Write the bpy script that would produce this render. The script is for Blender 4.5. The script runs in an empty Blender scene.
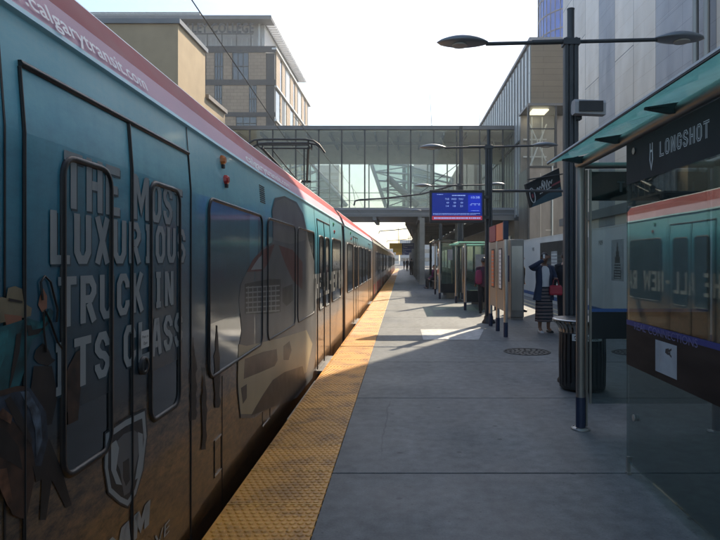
import bpy, math, random
from mathutils import Vector, Matrix
random.seed(7)
S = bpy.context.scene
C = S.collection
PI = math.pi
# ------------------------------------------------------------ camera
H = 1.58; F = 587.0; VX, VY = 402.0, 260.0
cam_d = bpy.data.cameras.new('camera'); cam = bpy.data.objects.new('camera', cam_d); C.objects.link(cam)
cam.location = (0, 0, H); cam.rotation_euler = (PI/2, 0, 0)
cam_d.sensor_width = 36; cam_d.lens = F/720*36
cam_d.shift_x = -(VX-360)/720; cam_d.shift_y = -(270-VY)/720
cam_d.clip_start = 0.05; cam_d.clip_end = 3000
S.camera = cam
S.render.resolution_x = 1024; S.render.resolution_y = 768
# ------------------------------------------------------------ world, sun, exposure
SUN_AZ = math.radians(28); SUN_EL = math.radians(44)
W = bpy.data.worlds.new('World'); S.world = W; W.use_nodes = True
nt = W.node_tree; bg = nt.nodes['Background']
sky = nt.nodes.new('ShaderNodeTexSky'); sky.sky_type = 'NISHITA'; sky.sun_disc = False
sky.sun_elevation = SUN_EL; sky.sun_rotation = SUN_AZ; sky.dust_density = 1.4; sky.air_density = 1.2; sky.ozone_density = 1.5
nt.links.new(sky.outputs[0], bg.inputs[0]); bg.inputs[1].default_value = 0.135
sl = bpy.data.lights.new('sun', 'SUN'); sl.energy = 5.0; sl.angle = math.radians(0.55); sl.color = (1.0, 0.86, 0.66)
so = bpy.data.objects.new('sun', sl); C.objects.link(so); so.location = (20, 40, 60)
sd = Vector((math.sin(SUN_AZ)*math.cos(SUN_EL), math.cos(SUN_AZ)*math.cos(SUN_EL), math.sin(SUN_EL)))
so.rotation_euler = sd.to_track_quat('Z', 'Y').to_euler()
S.view_settings.view_transform = 'Standard'; S.view_settings.look = 'None'
S.view_settings.exposure = 0.92; S.view_settings.gamma = 1; S.view_settings.use_curve_mapping = False
S.render.engine = 'CYCLES'
S.cycles.max_bounces = 10; S.cycles.transparent_max_bounces = 24; S.cycles.glossy_bounces = 5

# ------------------------------------------------------------ materials
def new_mat(name):
    m = bpy.data.materials.new(name); m.use_nodes = True
    return m, m.node_tree, m.node_tree.nodes['Principled BSDF']
def lnk(t, a, b): t.links.new(a, b)
def coords(t, scale=(1, 1, 1)):
    tc = t.nodes.new('ShaderNodeTexCoord'); mp = t.nodes.new('ShaderNodeMapping')
    mp.inputs['Scale'].default_value = scale; lnk(t, tc.outputs['Object'], mp.inputs[0]); return mp.outputs[0]
def noise(t, vec, scale, detail=4, rough=.55):
    n = t.nodes.new('ShaderNodeTexNoise'); n.inputs['Scale'].default_value = scale
    n.inputs['Detail'].default_value = detail; n.inputs['Roughness'].default_value = rough; lnk(t, vec, n.inputs['Vector']); return n.outputs['Fac']
def noise_col(t, vec, scale):
    n = t.nodes.new('ShaderNodeTexNoise'); n.inputs['Scale'].default_value = scale; n.inputs['Detail'].default_value = 4; lnk(t, vec, n.inputs['Vector']); return n.outputs['Color']
def ramp(t, fac, stops):
    r = t.nodes.new('ShaderNodeValToRGB'); e = r.color_ramp.elements
    e[0].position, e[0].color = stops[0][0], (*stops[0][1], 1); e[1].position, e[1].color = stops[-1][0], (*stops[-1][1], 1)
    for p, c in stops[1:-1]:
        x = e.new(p); x.color = (*c, 1)
    lnk(t, fac, r.inputs[0]); return r.outputs[0]
def mix(t, fac, a, b, mode='MIX'):
    m = t.nodes.new('ShaderNodeMix'); m.data_type = 'RGBA'; m.blend_type = mode
    for s, v in ((m.inputs[0], fac), (m.inputs[6], a), (m.inputs[7], b)):
        if isinstance(v, (int, float)): s.default_value = v
        elif isinstance(v, tuple): s.default_value = (*v, 1)
        else: lnk(t, v, s)
    return m.outputs[2]
def math_(t, op, a, b=0.0, c=None, clamp=False):
    m = t.nodes.new('ShaderNodeMath'); m.operation = op; m.use_clamp = clamp
    for i, v in enumerate((a, b) if c is None else (a, b, c)):
        if isinstance(v, (int, float)): m.inputs[i].default_value = v
        else: lnk(t, v, m.inputs[i])
    return m.outputs[0]
def sep(t, vec):
    s = t.nodes.new('ShaderNodeSeparateXYZ'); lnk(t, vec, s.inputs[0]); return s.outputs
def bump(t, bs, h, strength, dist=.01):
    b = t.nodes.new('ShaderNodeBump'); b.inputs['Strength'].default_value = strength; b.inputs['Distance'].default_value = dist
    lnk(t, h, b.inputs['Height']); lnk(t, b.outputs[0], bs.inputs['Normal'])
def M(name, col, rough=.6, metal=0, var=.25, sc=3, bmp=0, coat=0, stretch=(1, 1, 1), emit=None, spec=.5):
    m, t, bs = new_mat(name); v = coords(t, stretch)
    n = noise(t, v, sc, 6)
    d = tuple(max(0, c*(1-var)) for c in col); l = tuple(min(1, c*(1+var)) for c in col)
    lnk(t, ramp(t, n, [(.3, d), (.7, l)]), bs.inputs['Base Color'])
    n2 = noise(t, v, sc*4, 3)
    lnk(t, math_(t, 'ADD', math_(t, 'MULTIPLY', n2, .16), max(.02, rough-.08)), bs.inputs['Roughness'])
    bs.inputs['Metallic'].default_value = metal; bs.inputs['Coat Weight'].default_value = coat; bs.inputs['Coat Roughness'].default_value = .06
    bs.inputs['Specular IOR Level'].default_value = spec
    if bmp: bump(t, bs, noise(t, v, sc*8, 5), bmp)
    if emit: bs.inputs['Emission Color'].default_value = (*emit[0], 1); bs.inputs['Emission Strength'].default_value = emit[1]
    return m
def glass(name, tint=(.8, .9, .88), ior=1.5, rough=0.0, body=0.0, bodycol=(.1, .12, .12), boost=1.0, trans=False):
    m = bpy.data.materials.new(name); m.use_nodes = True; t = m.node_tree; t.nodes.clear()
    out = t.nodes.new('ShaderNodeOutputMaterial'); tr = t.nodes.new('ShaderNodeBsdfTransparent'); gl = t.nodes.new('ShaderNodeBsdfGlossy')
    tr.inputs[0].default_value = (*tint, 1); gl.inputs['Roughness'].default_value = rough
    fr = t.nodes.new('ShaderNodeFresnel'); fr.inputs[0].default_value = ior
    v = coords(t); b = t.nodes.new('ShaderNodeBump'); b.inputs['Strength'].default_value = .04; b.inputs['Distance'].default_value = .02
    lnk(t, noise(t, v, .9, 2), b.inputs['Height']); lnk(t, b.outputs[0], gl.inputs['Normal'])
    base = tr.outputs[0]
    if body:
        df = t.nodes.new('ShaderNodeBsdfTranslucent' if trans else 'ShaderNodeBsdfDiffuse'); df.inputs[0].default_value = (*bodycol, 1)
        mm = t.nodes.new('ShaderNodeMixShader')
        f = math_(t, 'MULTIPLY', math_(t, 'ADD', noise(t, v, 2.5, 5), .5), body)
        lnk(t, f, mm.inputs[0]); lnk(t, base, mm.inputs[1]); lnk(t, df.outputs[0], mm.inputs[2]); base = mm.outputs[0]
    mx = t.nodes.new('ShaderNodeMixShader'); lnk(t, math_(t, 'MULTIPLY', fr.outputs[0], boost, clamp=True), mx.inputs[0])
    lnk(t, base, mx.inputs[1]); lnk(t, gl.outputs[0], mx.inputs[2]); lnk(t, mx.outputs[0], out.inputs[0])
    return m

def mat_concrete(name, a, b, joint=None):
    m, t, bs = new_mat(name); v = coords(t)
    n1 = noise(t, v, .55, 8, .6); n2 = noise(t, v, 9, 6, .6); n3 = noise(t, coords(t, (1.3, .18, 1)), 1.6, 4)
    c = ramp(t, n1, [(.3, a), (.72, b)])
    c = mix(t, .5, c, ramp(t, n2, [(.35, (.3, .3, .3)), (.7, (.85, .85, .85))]), 'OVERLAY')
    c = mix(t, .35, c, ramp(t, noise(t, v, 75, 4, .7), [(.3, (.2, .2, .2)), (.7, (.8, .8, .8))]), 'OVERLAY')
    c = mix(t, .6, c, ramp(t, n3, [(.35, (.4, .4, .4)), (.65, (.66, .66, .66))]), 'OVERLAY')
    vo = t.nodes.new('ShaderNodeTexVoronoi'); vo.voronoi_dimensions = '2D'; vo.inputs['Scale'].default_value = 2.1; lnk(t, v, vo.inputs['Vector'])
    spots = ramp(t, math_(t, 'ADD', vo.outputs['Distance'], math_(t, 'MULTIPLY', n2, .02)), [(.045, (.3, .3, .3)), (.062, (1, 1, 1))])
    pick = ramp(t, sep(t, vo.outputs['Color'])[0], [(.62, (0, 0, 0)), (.64, (.75, .75, .75))])
    c = mix(t, pick, c, spots, 'MULTIPLY')
    vo2 = t.nodes.new('ShaderNodeTexVoronoi'); vo2.voronoi_dimensions = '2D'; vo2.inputs['Scale'].default_value = 5.3; lnk(t, v, vo2.inputs['Vector'])
    c = mix(t, .5, c, ramp(t, vo2.outputs['Distance'], [(.03, (.45, .43, .4)), (.055, (1, 1, 1))]), 'MULTIPLY')
    # hairline cracks, long drag marks, dark splash stains
    vc = t.nodes.new('ShaderNodeTexVoronoi'); vc.feature = 'DISTANCE_TO_EDGE'; vc.inputs['Scale'].default_value = .42
    wv = mix(t, .06, v, noise_col(t, v, 3.0)); lnk(t, wv, vc.inputs['Vector'])
    crack = ramp(t, vc.outputs['Distance'], [(.0015, (.35, .35, .35)), (.004, (1, 1, 1))])
    c = mix(t, ramp(t, noise(t, v, .3, 2), [(.5, (0, 0, 0)), (.56, (.8, .8, .8))]), c, crack, 'MULTIPLY')
    st = noise(t, coords(t, (1, .45, 1)), .9, 9, .7)
    c = mix(t, .75, c, ramp(t, st, [(.60, (1, 1, 1)), (.66, (.70, .70, .70)), (.70, (.78, .78, .78))]), 'MULTIPLY')
    sc_ = noise(t, coords(t, (.5, 9, 1)), 2.2, 8, .7)
    c = mix(t, .5, c, ramp(t, sc_, [(.60, (1, 1, 1)), (.72, (1.35, 1.35, 1.35))]), 'MULTIPLY')
    lnk(t, c, bs.inputs['Base Color'])
    lnk(t, ramp(t, n1, [(.3, (.5, .5, .5)), (.7, (.78, .78, .78))]), bs.inputs['Roughness'])
    bump(t, bs, noise(t, v, 60, 6), .25, .004)
    return m

def mat_wrap(name, gain=1.0, lower=0):
    """printed vinyl picture: dirt field at the bottom, low hills, teal sky above"""
    m, t, bs = new_mat(name); v = coords(t); x, y, z = sep(t, v)[0:3]; z = math_(t, 'SUBTRACT', z, .8)
    hz = noise(t, coords(t, (0, .55, 0)), 1.0, 5)
    z2 = math_(t, 'ADD', z, math_(t, 'MULTIPLY', math_(t, 'SUBTRACT', hz, .5), -.45))
    z3 = math_(t, 'ADD', math_(t, 'MULTIPLY', math_(t, 'ADD', math_(t, 'MULTIPLY', z, .35), math_(t, 'MULTIPLY', z2, .65)), 1/3.0), .15)
    def P(h): return h/3.0+.15
    g = gain
    def c(r, gg, b): return (r*g, gg*g, b*g)
    base = ramp(t, z3, [(P(-.4), c(.02, .012, .01)), (P(.1), c(.05, .027, .013)), (P(.62), c(.125, .068, .030)), (P(.9), c(.11, .07, .036)),
                        (P(1.0), c(.03, .032, .034)), (P(1.12), c(.025, .05, .07)), (P(1.5), c(.025, .115, .175)), (P(1.9), c(.06, .31, .43)), (P(2.05), c(.19, .60, .74)), (P(2.30), c(.42, .85, .95))])  # teal top brightened, painting in sky light on the leaning upper side
    dirt = noise(t, coords(t, (1, 3.0, 9)), 3.0, 12, .8)
    dd = ramp(t, dirt, [(.40, (.12, .12, .12)), (.5, (.5, .5, .5)), (.62, (.98, .90, .80))])
    fz = ramp(t, z2, [(.0, (1, 1, 1)), (.98, (1, 1, 1)), (1.0, (.12, .12, .12))])
    col = mix(t, fz, base, dd, 'OVERLAY')
    cl = noise(t, coords(t, (1, .5, 1.5)), 1.6, 5)
    col = mix(t, .35, col, ramp(t, cl, [(.35, (.36, .38, .4)), (.7, (.68, .66, .63))]), 'OVERLAY')
    # print paler and sandier towards mid car, tan raised to paint in sun glow
    fy = ramp(t, math_(t, 'MULTIPLY', math_(t, 'ADD', y, 2.5), .3), [(0, (0, 0, 0)), (1, (1, 1, 1))])
    pale = ramp(t, z3, [(P(-.2), (.10, .06, .035)), (P(.2), (.34, .22, .12)), (P(1.0), (.36, .25, .16)), (P(1.5), (.28, .22, .18)), (P(1.98), (.24, .24, .24)), (P(2.08), (.25, .50, .58)), (P(2.33), (.28, .58, .68))])
    col = mix(t, fy, col, pale)
    gr = noise(t, coords(t, (1, 1, .25)), 22, 6)
    col = mix(t, .25, col, ramp(t, gr, [(.35, (.38, .38, .38)), (.6, (.56, .56, .56))]), 'OVERLAY')
    lnk(t, col, bs.inputs['Base Color'])
    bs.inputs['Roughness'].default_value = .34
    bs.inputs['Coat Weight'].default_value = .55; bs.inputs['Coat Roughness'].default_value = .08
    bump(t, bs, noise(t, coords(t, (1, .8, .5)), 1.5, 3), .06, .02)
    return m

MT = {}
MT['concrete'] = mat_concrete('platform_concrete', (.072, .077, .078), (.120, .126, .124))
MT['concrete_pale'] = mat_concrete('pale_concrete', (.33, .33, .32), (.4, .4, .385))
MT['joint'] = M('joint_dirt', (.05, .05, .05), .9)
MT['asphalt'] = M('asphalt', (.05, .05, .052), .85, sc=6, bmp=.3)
MT['ballast'] = M('track_bed', (.06, .058, .055), .9, sc=12, bmp=.5)
MT['yellow'] = M('tactile_yellow', (.56, .33, .075), .55, var=.28, sc=2.2, bmp=.15)
def tactile_mat(name, a):
    m, t, bs = new_mat(name); v = coords(t); x, y, z = sep(t, v)[0:3]
    w = t.nodes.new('ShaderNodeTexWhiteNoise'); w.noise_dimensions = '1D'; lnk(t, math_(t, 'FLOOR', math_(t, 'DIVIDE', math_(t, 'SUBTRACT', y, 3.78), .61)), w.inputs['W'])
    c = mix(t, w.outputs['Value'], a, tuple(q*.78 for q in a))
    c = mix(t, .8, c, ramp(t, noise(t, v, 3.2, 8, .7), [(.38, (.42, .40, .38)), (.52, (.95, .95, .95)), (.7, (1.1, 1.1, 1.1))]), 'MULTIPLY')
    c = mix(t, .8, c, ramp(t, noise(t, coords(t, (4, .8, 1)), 2.5, 6, .7), [(.62, (1, 1, 1)), (.70, (.45, .43, .42))]), 'MULTIPLY')
    lnk(t, c, bs.inputs['Base Color']); bs.inputs['Roughness'].default_value = .5; bump(t, bs, noise(t, v, 90, 3), .15, .003); return m
MT['yellow'] = tactile_mat('tactile_yellow_worn', (.68, .30, .035))
MT['yellow_edge'] = tactile_mat('tactile_dome_top', (.74, .37, .06))  # paler tile ridges; on dome tops this tone paints in their highlight
MT['line'] = M('kerb_paint', (.42, .36, .2), .7, var=.4, sc=8)
MT['wrap'] = mat_wrap('train_picture_vinyl'); MT['film'] = mat_wrap('perforated_window_film', .62)
MT['pink'] = M('pink_vinyl', (.80, .50, .60), .55, var=.06, sc=1.5, spec=.2)
MT['red'] = M('red_vinyl', (.36, .04, .046), .6, var=.14, sc=1.2, spec=.15)
MT['cyan_edge_highlight'] = M('pale_blue_edge_highlight', (.45, .76, .86), .5, var=.1, spec=.3)  # bright strip paints the highlight along the roof edge crease
MT['white_paint'] = M('white_paint', (.88, .88, .88), .4, var=.05)
MT['roof_grey'] = M('roof_grey', (.25, .24, .24), .6, var=.2)
MT['black'] = M('black_rubber', (.012, .012, .013), .45, var=.3, sc=5)
MT['blackmat'] = M('black_paint', (.02, .021, .023), .5, var=.3, sc=4)
MT['bellows'] = M('bellows_rubber', (.03, .03, .033), .8, bmp=.4)
MT['dglass'] = M('dark_window_glass', (.012, .016, .018), .06, var=.2, sc=1, spec=.8)
MT['dglass'].node_tree.nodes['Principled BSDF'].inputs['Coat Weight'].default_value = .6
MT['letters'] = M('grey_print', (.30, .33, .34), .45, var=.12, sc=4)
MT['letters_shadow'] = M('print_dark', (.03, .06, .075), .5, var=.1)
MT['steel'] = M('brushed_steel', (.46, .45, .43), .33, 1, var=.12, sc=3, stretch=(1, 1, .2))
MT['dsteel'] = M('dull_steel', (.26, .25, .235), .42, .8, var=.2, sc=2, stretch=(1, 1, .3))
MT['post'] = M('charcoal_post_paint', (.045, .05, .055), .5, .2, var=.2, sc=3)
MT['lampshade'] = M('grey_lamp_shell', (.16, .18, .2), .4, .4, var=.1)
MT['lens'] = M('frosted_lens', (.3, .3, .28), .4)
MT['navy'] = M('navy_plastic', (.012, .022, .055), .5, var=.3)
MT['navy_sign'] = M('navy_sign_face', (.02, .035, .12), .5, var=.1)
MT['orange'] = M('orange_panel', (.62, .16, .05), .5, var=.1)
MT['crimson'] = M('crimson_panel', (.20, .03, .05), .5, var=.1)
MT['sign_yellow'] = M('amber_sign_face', (.85, .46, .05), .5, var=.1)
MT['glass_green'] = glass('green_canopy_glass', (.58, .82, .75), 1.5, .02, .42, (.55, .88, .80), .6, True)
MT['pane'] = glass('clear_glass_pane', (.66, .73, .73), 1.5, 0, .05, (.16, .19, .19), .5)
MT['booth'] = glass('booth_glass', (.62, .74, .7), 1.5, 0, .14, (.2, .26, .24), 1.2)
MT['bridge_glass'] = glass('bridge_glass', (.94, .96, .93), 1.5, 0, .11, (.92, .92, .84), .7, True)  # milky body paints a bright hazy veil over the bridge
MT['banner'] = M('dark_banner_film', (.022, .026, .028), .65, var=.15, spec=.2)
MT['brown_film'] = M('dark_brown_film', (.020, .014, .012), .65, var=.5, sc=2, stretch=(1, 1, 6), spec=.2)
MT['blue_film'] = M('blue_film_stripe', (.012, .025, .16), .6, var=.15)
MT['blue_film2'] = M('blue_stripe_paint', (.03, .09, .26), .4, var=.15)
MT['silver_print'] = M('silver_print', (.5, .52, .53), .5, var=.05)
MT['faint_print'] = M('faint_print', (.06, .068, .072), .5, var=.05)
MT['paper'] = M('paper', (.6, .6, .58), .6, var=.08, sc=6)
MT['ink'] = M('ink', (.02, .02, .02), .6)
MT['greyink'] = M('grey_ink', (.3, .3, .3), .6)
MT['hoard'] = M('white_hoarding_paint', (.58, .57, .54), .55, var=.12, sc=.8)
MT['sand'] = M('sand_brick', (.38, .29, .18), .8, var=.10, sc=1, bmp=.1)
MT['brownsteel'] = M('brown_cladding', (.20, .16, .12), .5, var=.15, sc=1)
MT['college_dark'] = M('dark_spandrel', (.035, .038, .042), .45, var=.15)
MT['grey_wall'] = M('grey_metal_wall', (.32, .32, .33), .6, var=.08)
MT['body_grey_light'] = M('pale_render', (.50, .50, .50), .7, var=.06)
MT['bglass'] = M('building_glass', (.06, .08, .09), .08, 0, var=.2, sc=.6, spec=1)
MT['lglass'] = M('pale_reflecting_glass', (.50, .52, .50), .3, .1, var=.15, sc=.5)
MT['mullion'] = M('dark_mullion', (.055, .06, .062), .5, var=.2)
MT['pale_metal'] = M('pale_mullion', (.62, .62, .6), .45, .3, var=.1)
MT['soffit'] = M('beige_soffit', (.80, .77, .69), .7, var=.08)
MT['bridge_grey'] = M('bridge_fascia_grey', (.16, .165, .17), .45, .3, var=.12, sc=1)
MT['rust'] = M('concrete_column', (.26, .25, .22), .8, var=.2, sc=2, bmp=.1)
MT['blue_tower'] = M('blue_tower_glass', (.03, .14, .50), .15, .3, var=.3, sc=.2)
MT['hazed_tower'] = M('distant_tower_haze_tint', (.34, .39, .43), .7, var=.08, sc=.05)  # pale blue-grey puts distance haze into the wall colour
MT['iron'] = M('cast_iron', (.06, .058, .055), .6, .6, var=.4, sc=20)
MT['skin_dark'] = M('skin', (.17, .085, .05), .55, var=.1)
MT['skin_light'] = M('light_skin', (.45, .26, .18), .55, var=.1)
MT['hair'] = M('dark_hair', (.012, .01, .009), .5, var=.3, sc=30)
MT['denim'] = M('navy_cloth', (.022, .032, .062), .85, var=.2, sc=8)
MT['black_cloth'] = M('black_cloth', (.014, .014, .017), .9, var=.3, sc=6)
MT['white_cloth'] = M('grey_white_cloth', (.5, .5, .5), .85, var=.06, sc=6)
MT['magenta'] = M('magenta_cloth', (.20, .025, .075), .8, var=.2)
MT['plum'] = M('plum_cloth', (.05, .02, .035), .85, var=.2)
MT['redbag'] = M('red_leather', (.30, .015, .03), .4, var=.15)
MT['wheel'] = M('worn_wheel_steel', (.15, .14, .13), .5, .7)
MT['lamp_orange'] = M('orange_lens', (.85, .22, .04), .3, coat=.5, var=.1)
MT['lamp_red'] = M('red_lens', (.6, .03, .03), .3, coat=.5, var=.1)
MT['lamp_green'] = M('green_lens', (.03, .35, .12), .3, coat=.5, var=.1)
MT['tv_blue'] = M('screen_blue', (.0, .0, .0), .4, emit=((.008, .03, .62), .38), var=0)
MT['tv_blue2'] = M('screen_deep_blue', (.0, .0, .0), .4, emit=((.004, .02, .28), .38), var=0)
MT['tv_red'] = M('screen_red', (.0, .0, .0), .4, emit=((.55, .05, .11), .3), var=0)
MT['tv_text'] = M('screen_text', (.0, .0, .0), .4, emit=((.35, .5, 1), .5), var=0)
MT['warm_light'] = M('lit_ceiling_panel', (.8, .75, .6), .4, emit=((1, .88, .62), 1.1), var=0)
MT['truck_grey'] = M('truck_print_grey', (.11, .115, .12), .4, var=.35, sc=2)
MT['truck_dark'] = M('truck_print_dark', (.018, .02, .023), .4, var=.3, sc=2)
MT['truck_red'] = M('truck_print_red', (.11, .03, .027), .4, var=.3, sc=2)
MT['truck_tan'] = M('truck_print_tan', (.36, .30, .19), .4, var=.2, sc=2)
MT['truck_cab'] = M('truck_print_glass', (.15, .14, .13), .35, var=.25, sc=2)
MT['truck_line'] = M('truck_print_highlight', (.25, .26, .26), .4, var=.2, sc=2)
MT['print_teal'] = M('print_teal_shirt', (.010, .085, .10), .5, var=.75, sc=11)
MT['print_jean'] = M('print_jeans', (.022, .034, .055), .5, var=.9, sc=22)
MT['print_hat'] = M('print_straw_hat', (.22, .18, .11), .5, var=.3, sc=9)
MT['print_horse'] = M('print_horse_brown', (.045, .022, .013), .5, var=1, sc=13)
MT['print_dark'] = M('print_dark_brown', (.018, .013, .011), .5, var=.5, sc=9)
MT['print_skin'] = M('print_skin', (.28, .12, .07), .5, var=.2, sc=9)
MT['body_white'] = M('muted_car_paint', (.15, .125, .105), .3, var=.12, coat=.4)
MT['dull_red'] = M('dull_red_paint', (.20, .05, .045), .45, var=.2, spec=.3)
MT['print_teal_lit'] = M('print_teal_highlight', (.02, .16, .18), .5, var=.6, sc=16)
MT['print_jean_lit'] = M('print_jeans_highlight', (.07, .10, .14), .5, var=.8, sc=30)
MT['print_saddle'] = M('print_saddle_leather', (.14, .06, .03), .5, var=.8, sc=20)
def stripes_mat():
    m, t, bs = new_mat('striped_skirt_cloth'); v = coords(t)
    w = t.nodes.new('ShaderNodeTexWave'); w.bands_direction = 'Z'; w.inputs['Scale'].default_value = 4.2; w.inputs['Distortion'].default_value = 1.2; w.inputs['Detail'].default_value = 2
    lnk(t, v, w.inputs[0])
    w2 = t.nodes.new('ShaderNodeTexWave'); w2.bands_direction = 'Z'; w2.inputs['Scale'].default_value = 10; w2.inputs['Distortion'].default_value = 1; lnk(t, v, w2.inputs[0])
    c = ramp(t, w.outputs['Fac'], [(.35, (.012, .012, .016)), (.6, (.03, .03, .04)), (.72, (.45, .42, .4)), (.85, (.06, .03, .03))])
    c = mix(t, .6, c, ramp(t, w2.outputs['Fac'], [(.3, (.35, .35, .35)), (.7, (.8, .8, .8))]), 'OVERLAY')
    lnk(t, c, bs.inputs['Base Color']); bs.inputs['Roughness'].default_value = .9
    return m
MT['stripes'] = stripes_mat()
def brick_mat(name, c1, c2, mortar, sx, sz, rough=.8, metal=0, bw=.5, rh=.25, mort=.01, vary=.3, plane='YZ'):
    m, t, bs = new_mat(name); tc = t.nodes.new('ShaderNodeTexCoord'); s = sep(t, tc.outputs['Object'])
    cb = t.nodes.new('ShaderNodeCombineXYZ'); lnk(t, s[1] if plane == 'YZ' else s[0], cb.inputs[0]); lnk(t, s[2], cb.inputs[1])
    b = t.nodes.new('ShaderNodeTexBrick'); b.inputs['Scale'].default_value = 1; b.inputs['Brick Width'].default_value = sx; b.inputs['Row Height'].default_value = sz
    b.inputs['Mortar Size'].default_value = mort; b.inputs['Color1'].default_value = (*c1, 1); b.inputs['Color2'].default_value = (*c2, 1); b.inputs['Mortar'].default_value = (*mortar, 1)
    lnk(t, cb.outputs[0], b.inputs['Vector'])
    c = mix(t, vary, b.outputs['Color'], ramp(t, noise(t, tc.outputs['Object'], .5, 6), [(.3, (.35, .35, .35)), (.7, (.7, .7, .7))]), 'OVERLAY')
    lnk(t, c, bs.inputs['Base Color']); bs.inputs['Roughness'].default_value = rough; bs.inputs['Metallic'].default_value = metal
    bump(t, bs, b.outputs['Fac'], -.3, .01)
    return m
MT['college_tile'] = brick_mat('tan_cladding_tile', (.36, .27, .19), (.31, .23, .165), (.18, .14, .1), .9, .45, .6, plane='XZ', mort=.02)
MT['college_tile_lit_side'] = brick_mat('tan_cladding_tile_lit_side', (.46, .34, .22), (.42, .31, .21), (.2, .15, .1), .9, .45, .6, plane='YZ', mort=.02)  # lighter copy of the front tile, sunlight on this side put into the colour
MT['sand_end'] = brick_mat('brown_clad_end_wall', (.26, .205, .14), (.24, .19, .13), (.15, .12, .08), 2.4, .35, .7, plane='XZ', mort=.01)
def facade_mat():
    """large stainless panels, slightly dished so that they reflect unevenly"""
    m, t, bs = new_mat('dished_metal_panels'); tc = t.nodes.new('ShaderNodeTexCoord'); x, y, z = sep(t, tc.outputs['Object'])[0:3]
    cb = t.nodes.new('ShaderNodeCombineXYZ'); lnk(t, z, cb.inputs[0]); lnk(t, y, cb.inputs[1])
    b = t.nodes.new('ShaderNodeTexBrick'); b.inputs['Scale'].default_value = 1; b.inputs['Brick Width'].default_value = 3.4; b.inputs['Row Height'].default_value = 1.25; b.inputs['Mortar Size'].default_value = .012
    b.inputs['Color1'].default_value = (.74, .68, .60, 1); b.inputs['Color2'].default_value = (.62, .575, .51, 1); b.inputs['Mortar'].default_value = (.12, .12, .12, 1); b.inputs['Mortar Smooth'].default_value = .2
    lnk(t, cb.outputs[0], b.inputs['Vector'])
    # whole bluish columns
    w = t.nodes.new('ShaderNodeTexWhiteNoise'); w.noise_dimensions = '1D'
    lnk(t, math_(t, 'FLOOR', math_(t, 'MULTIPLY', y, .8)), w.inputs['W'])
    blue = ramp(t, w.outputs['Value'], [(.66, (0, 0, 0)), (.67, (1, 1, 1))])
    c = mix(t, blue, b.outputs['Color'], (.35, .36, .38))
    fine = t.nodes.new('ShaderNodeTexBrick'); fine.inputs['Scale'].default_value = 1; fine.inputs['Brick Width'].default_value = 1.25; fine.inputs['Row Height'].default_value = .42; fine.inputs['Mortar Size'].default_value = .006
    fine.inputs['Color1'].default_value = (.5, .5, .5, 1); fine.inputs['Color2'].default_value = (.46, .46, .46, 1); fine.inputs['Mortar'].default_value = (.3, .3, .3, 1)
    cb2 = t.nodes.new('ShaderNodeCombineXYZ'); lnk(t, y, cb2.inputs[0]); lnk(t, z, cb2.inputs[1]); lnk(t, cb2.outputs[0], fine.inputs['Vector'])
    c = mix(t, .8, c, fine.outputs['Color'], 'OVERLAY')
    n = noise(t, coords(t, (1, 1.1, .5)), .7, 5)
    c = mix(t, .45, c, ramp(t, n, [(.35, (.33, .33, .34)), (.66, (.62, .61, .6))]), 'OVERLAY')
    lnk(t, c, bs.inputs['Base Color']); bs.inputs['Metallic'].default_value = .35; bs.inputs['Roughness'].default_value = .42
    h = math_(t, 'ADD', noise(t, coords(t, (1, .9, .5)), .9, 2), math_(t, 'MULTIPLY', b.outputs['Fac'], -.15))
    bump(t, bs, h, .55, .10)
    return m
MT['facade'] = facade_mat()

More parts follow.
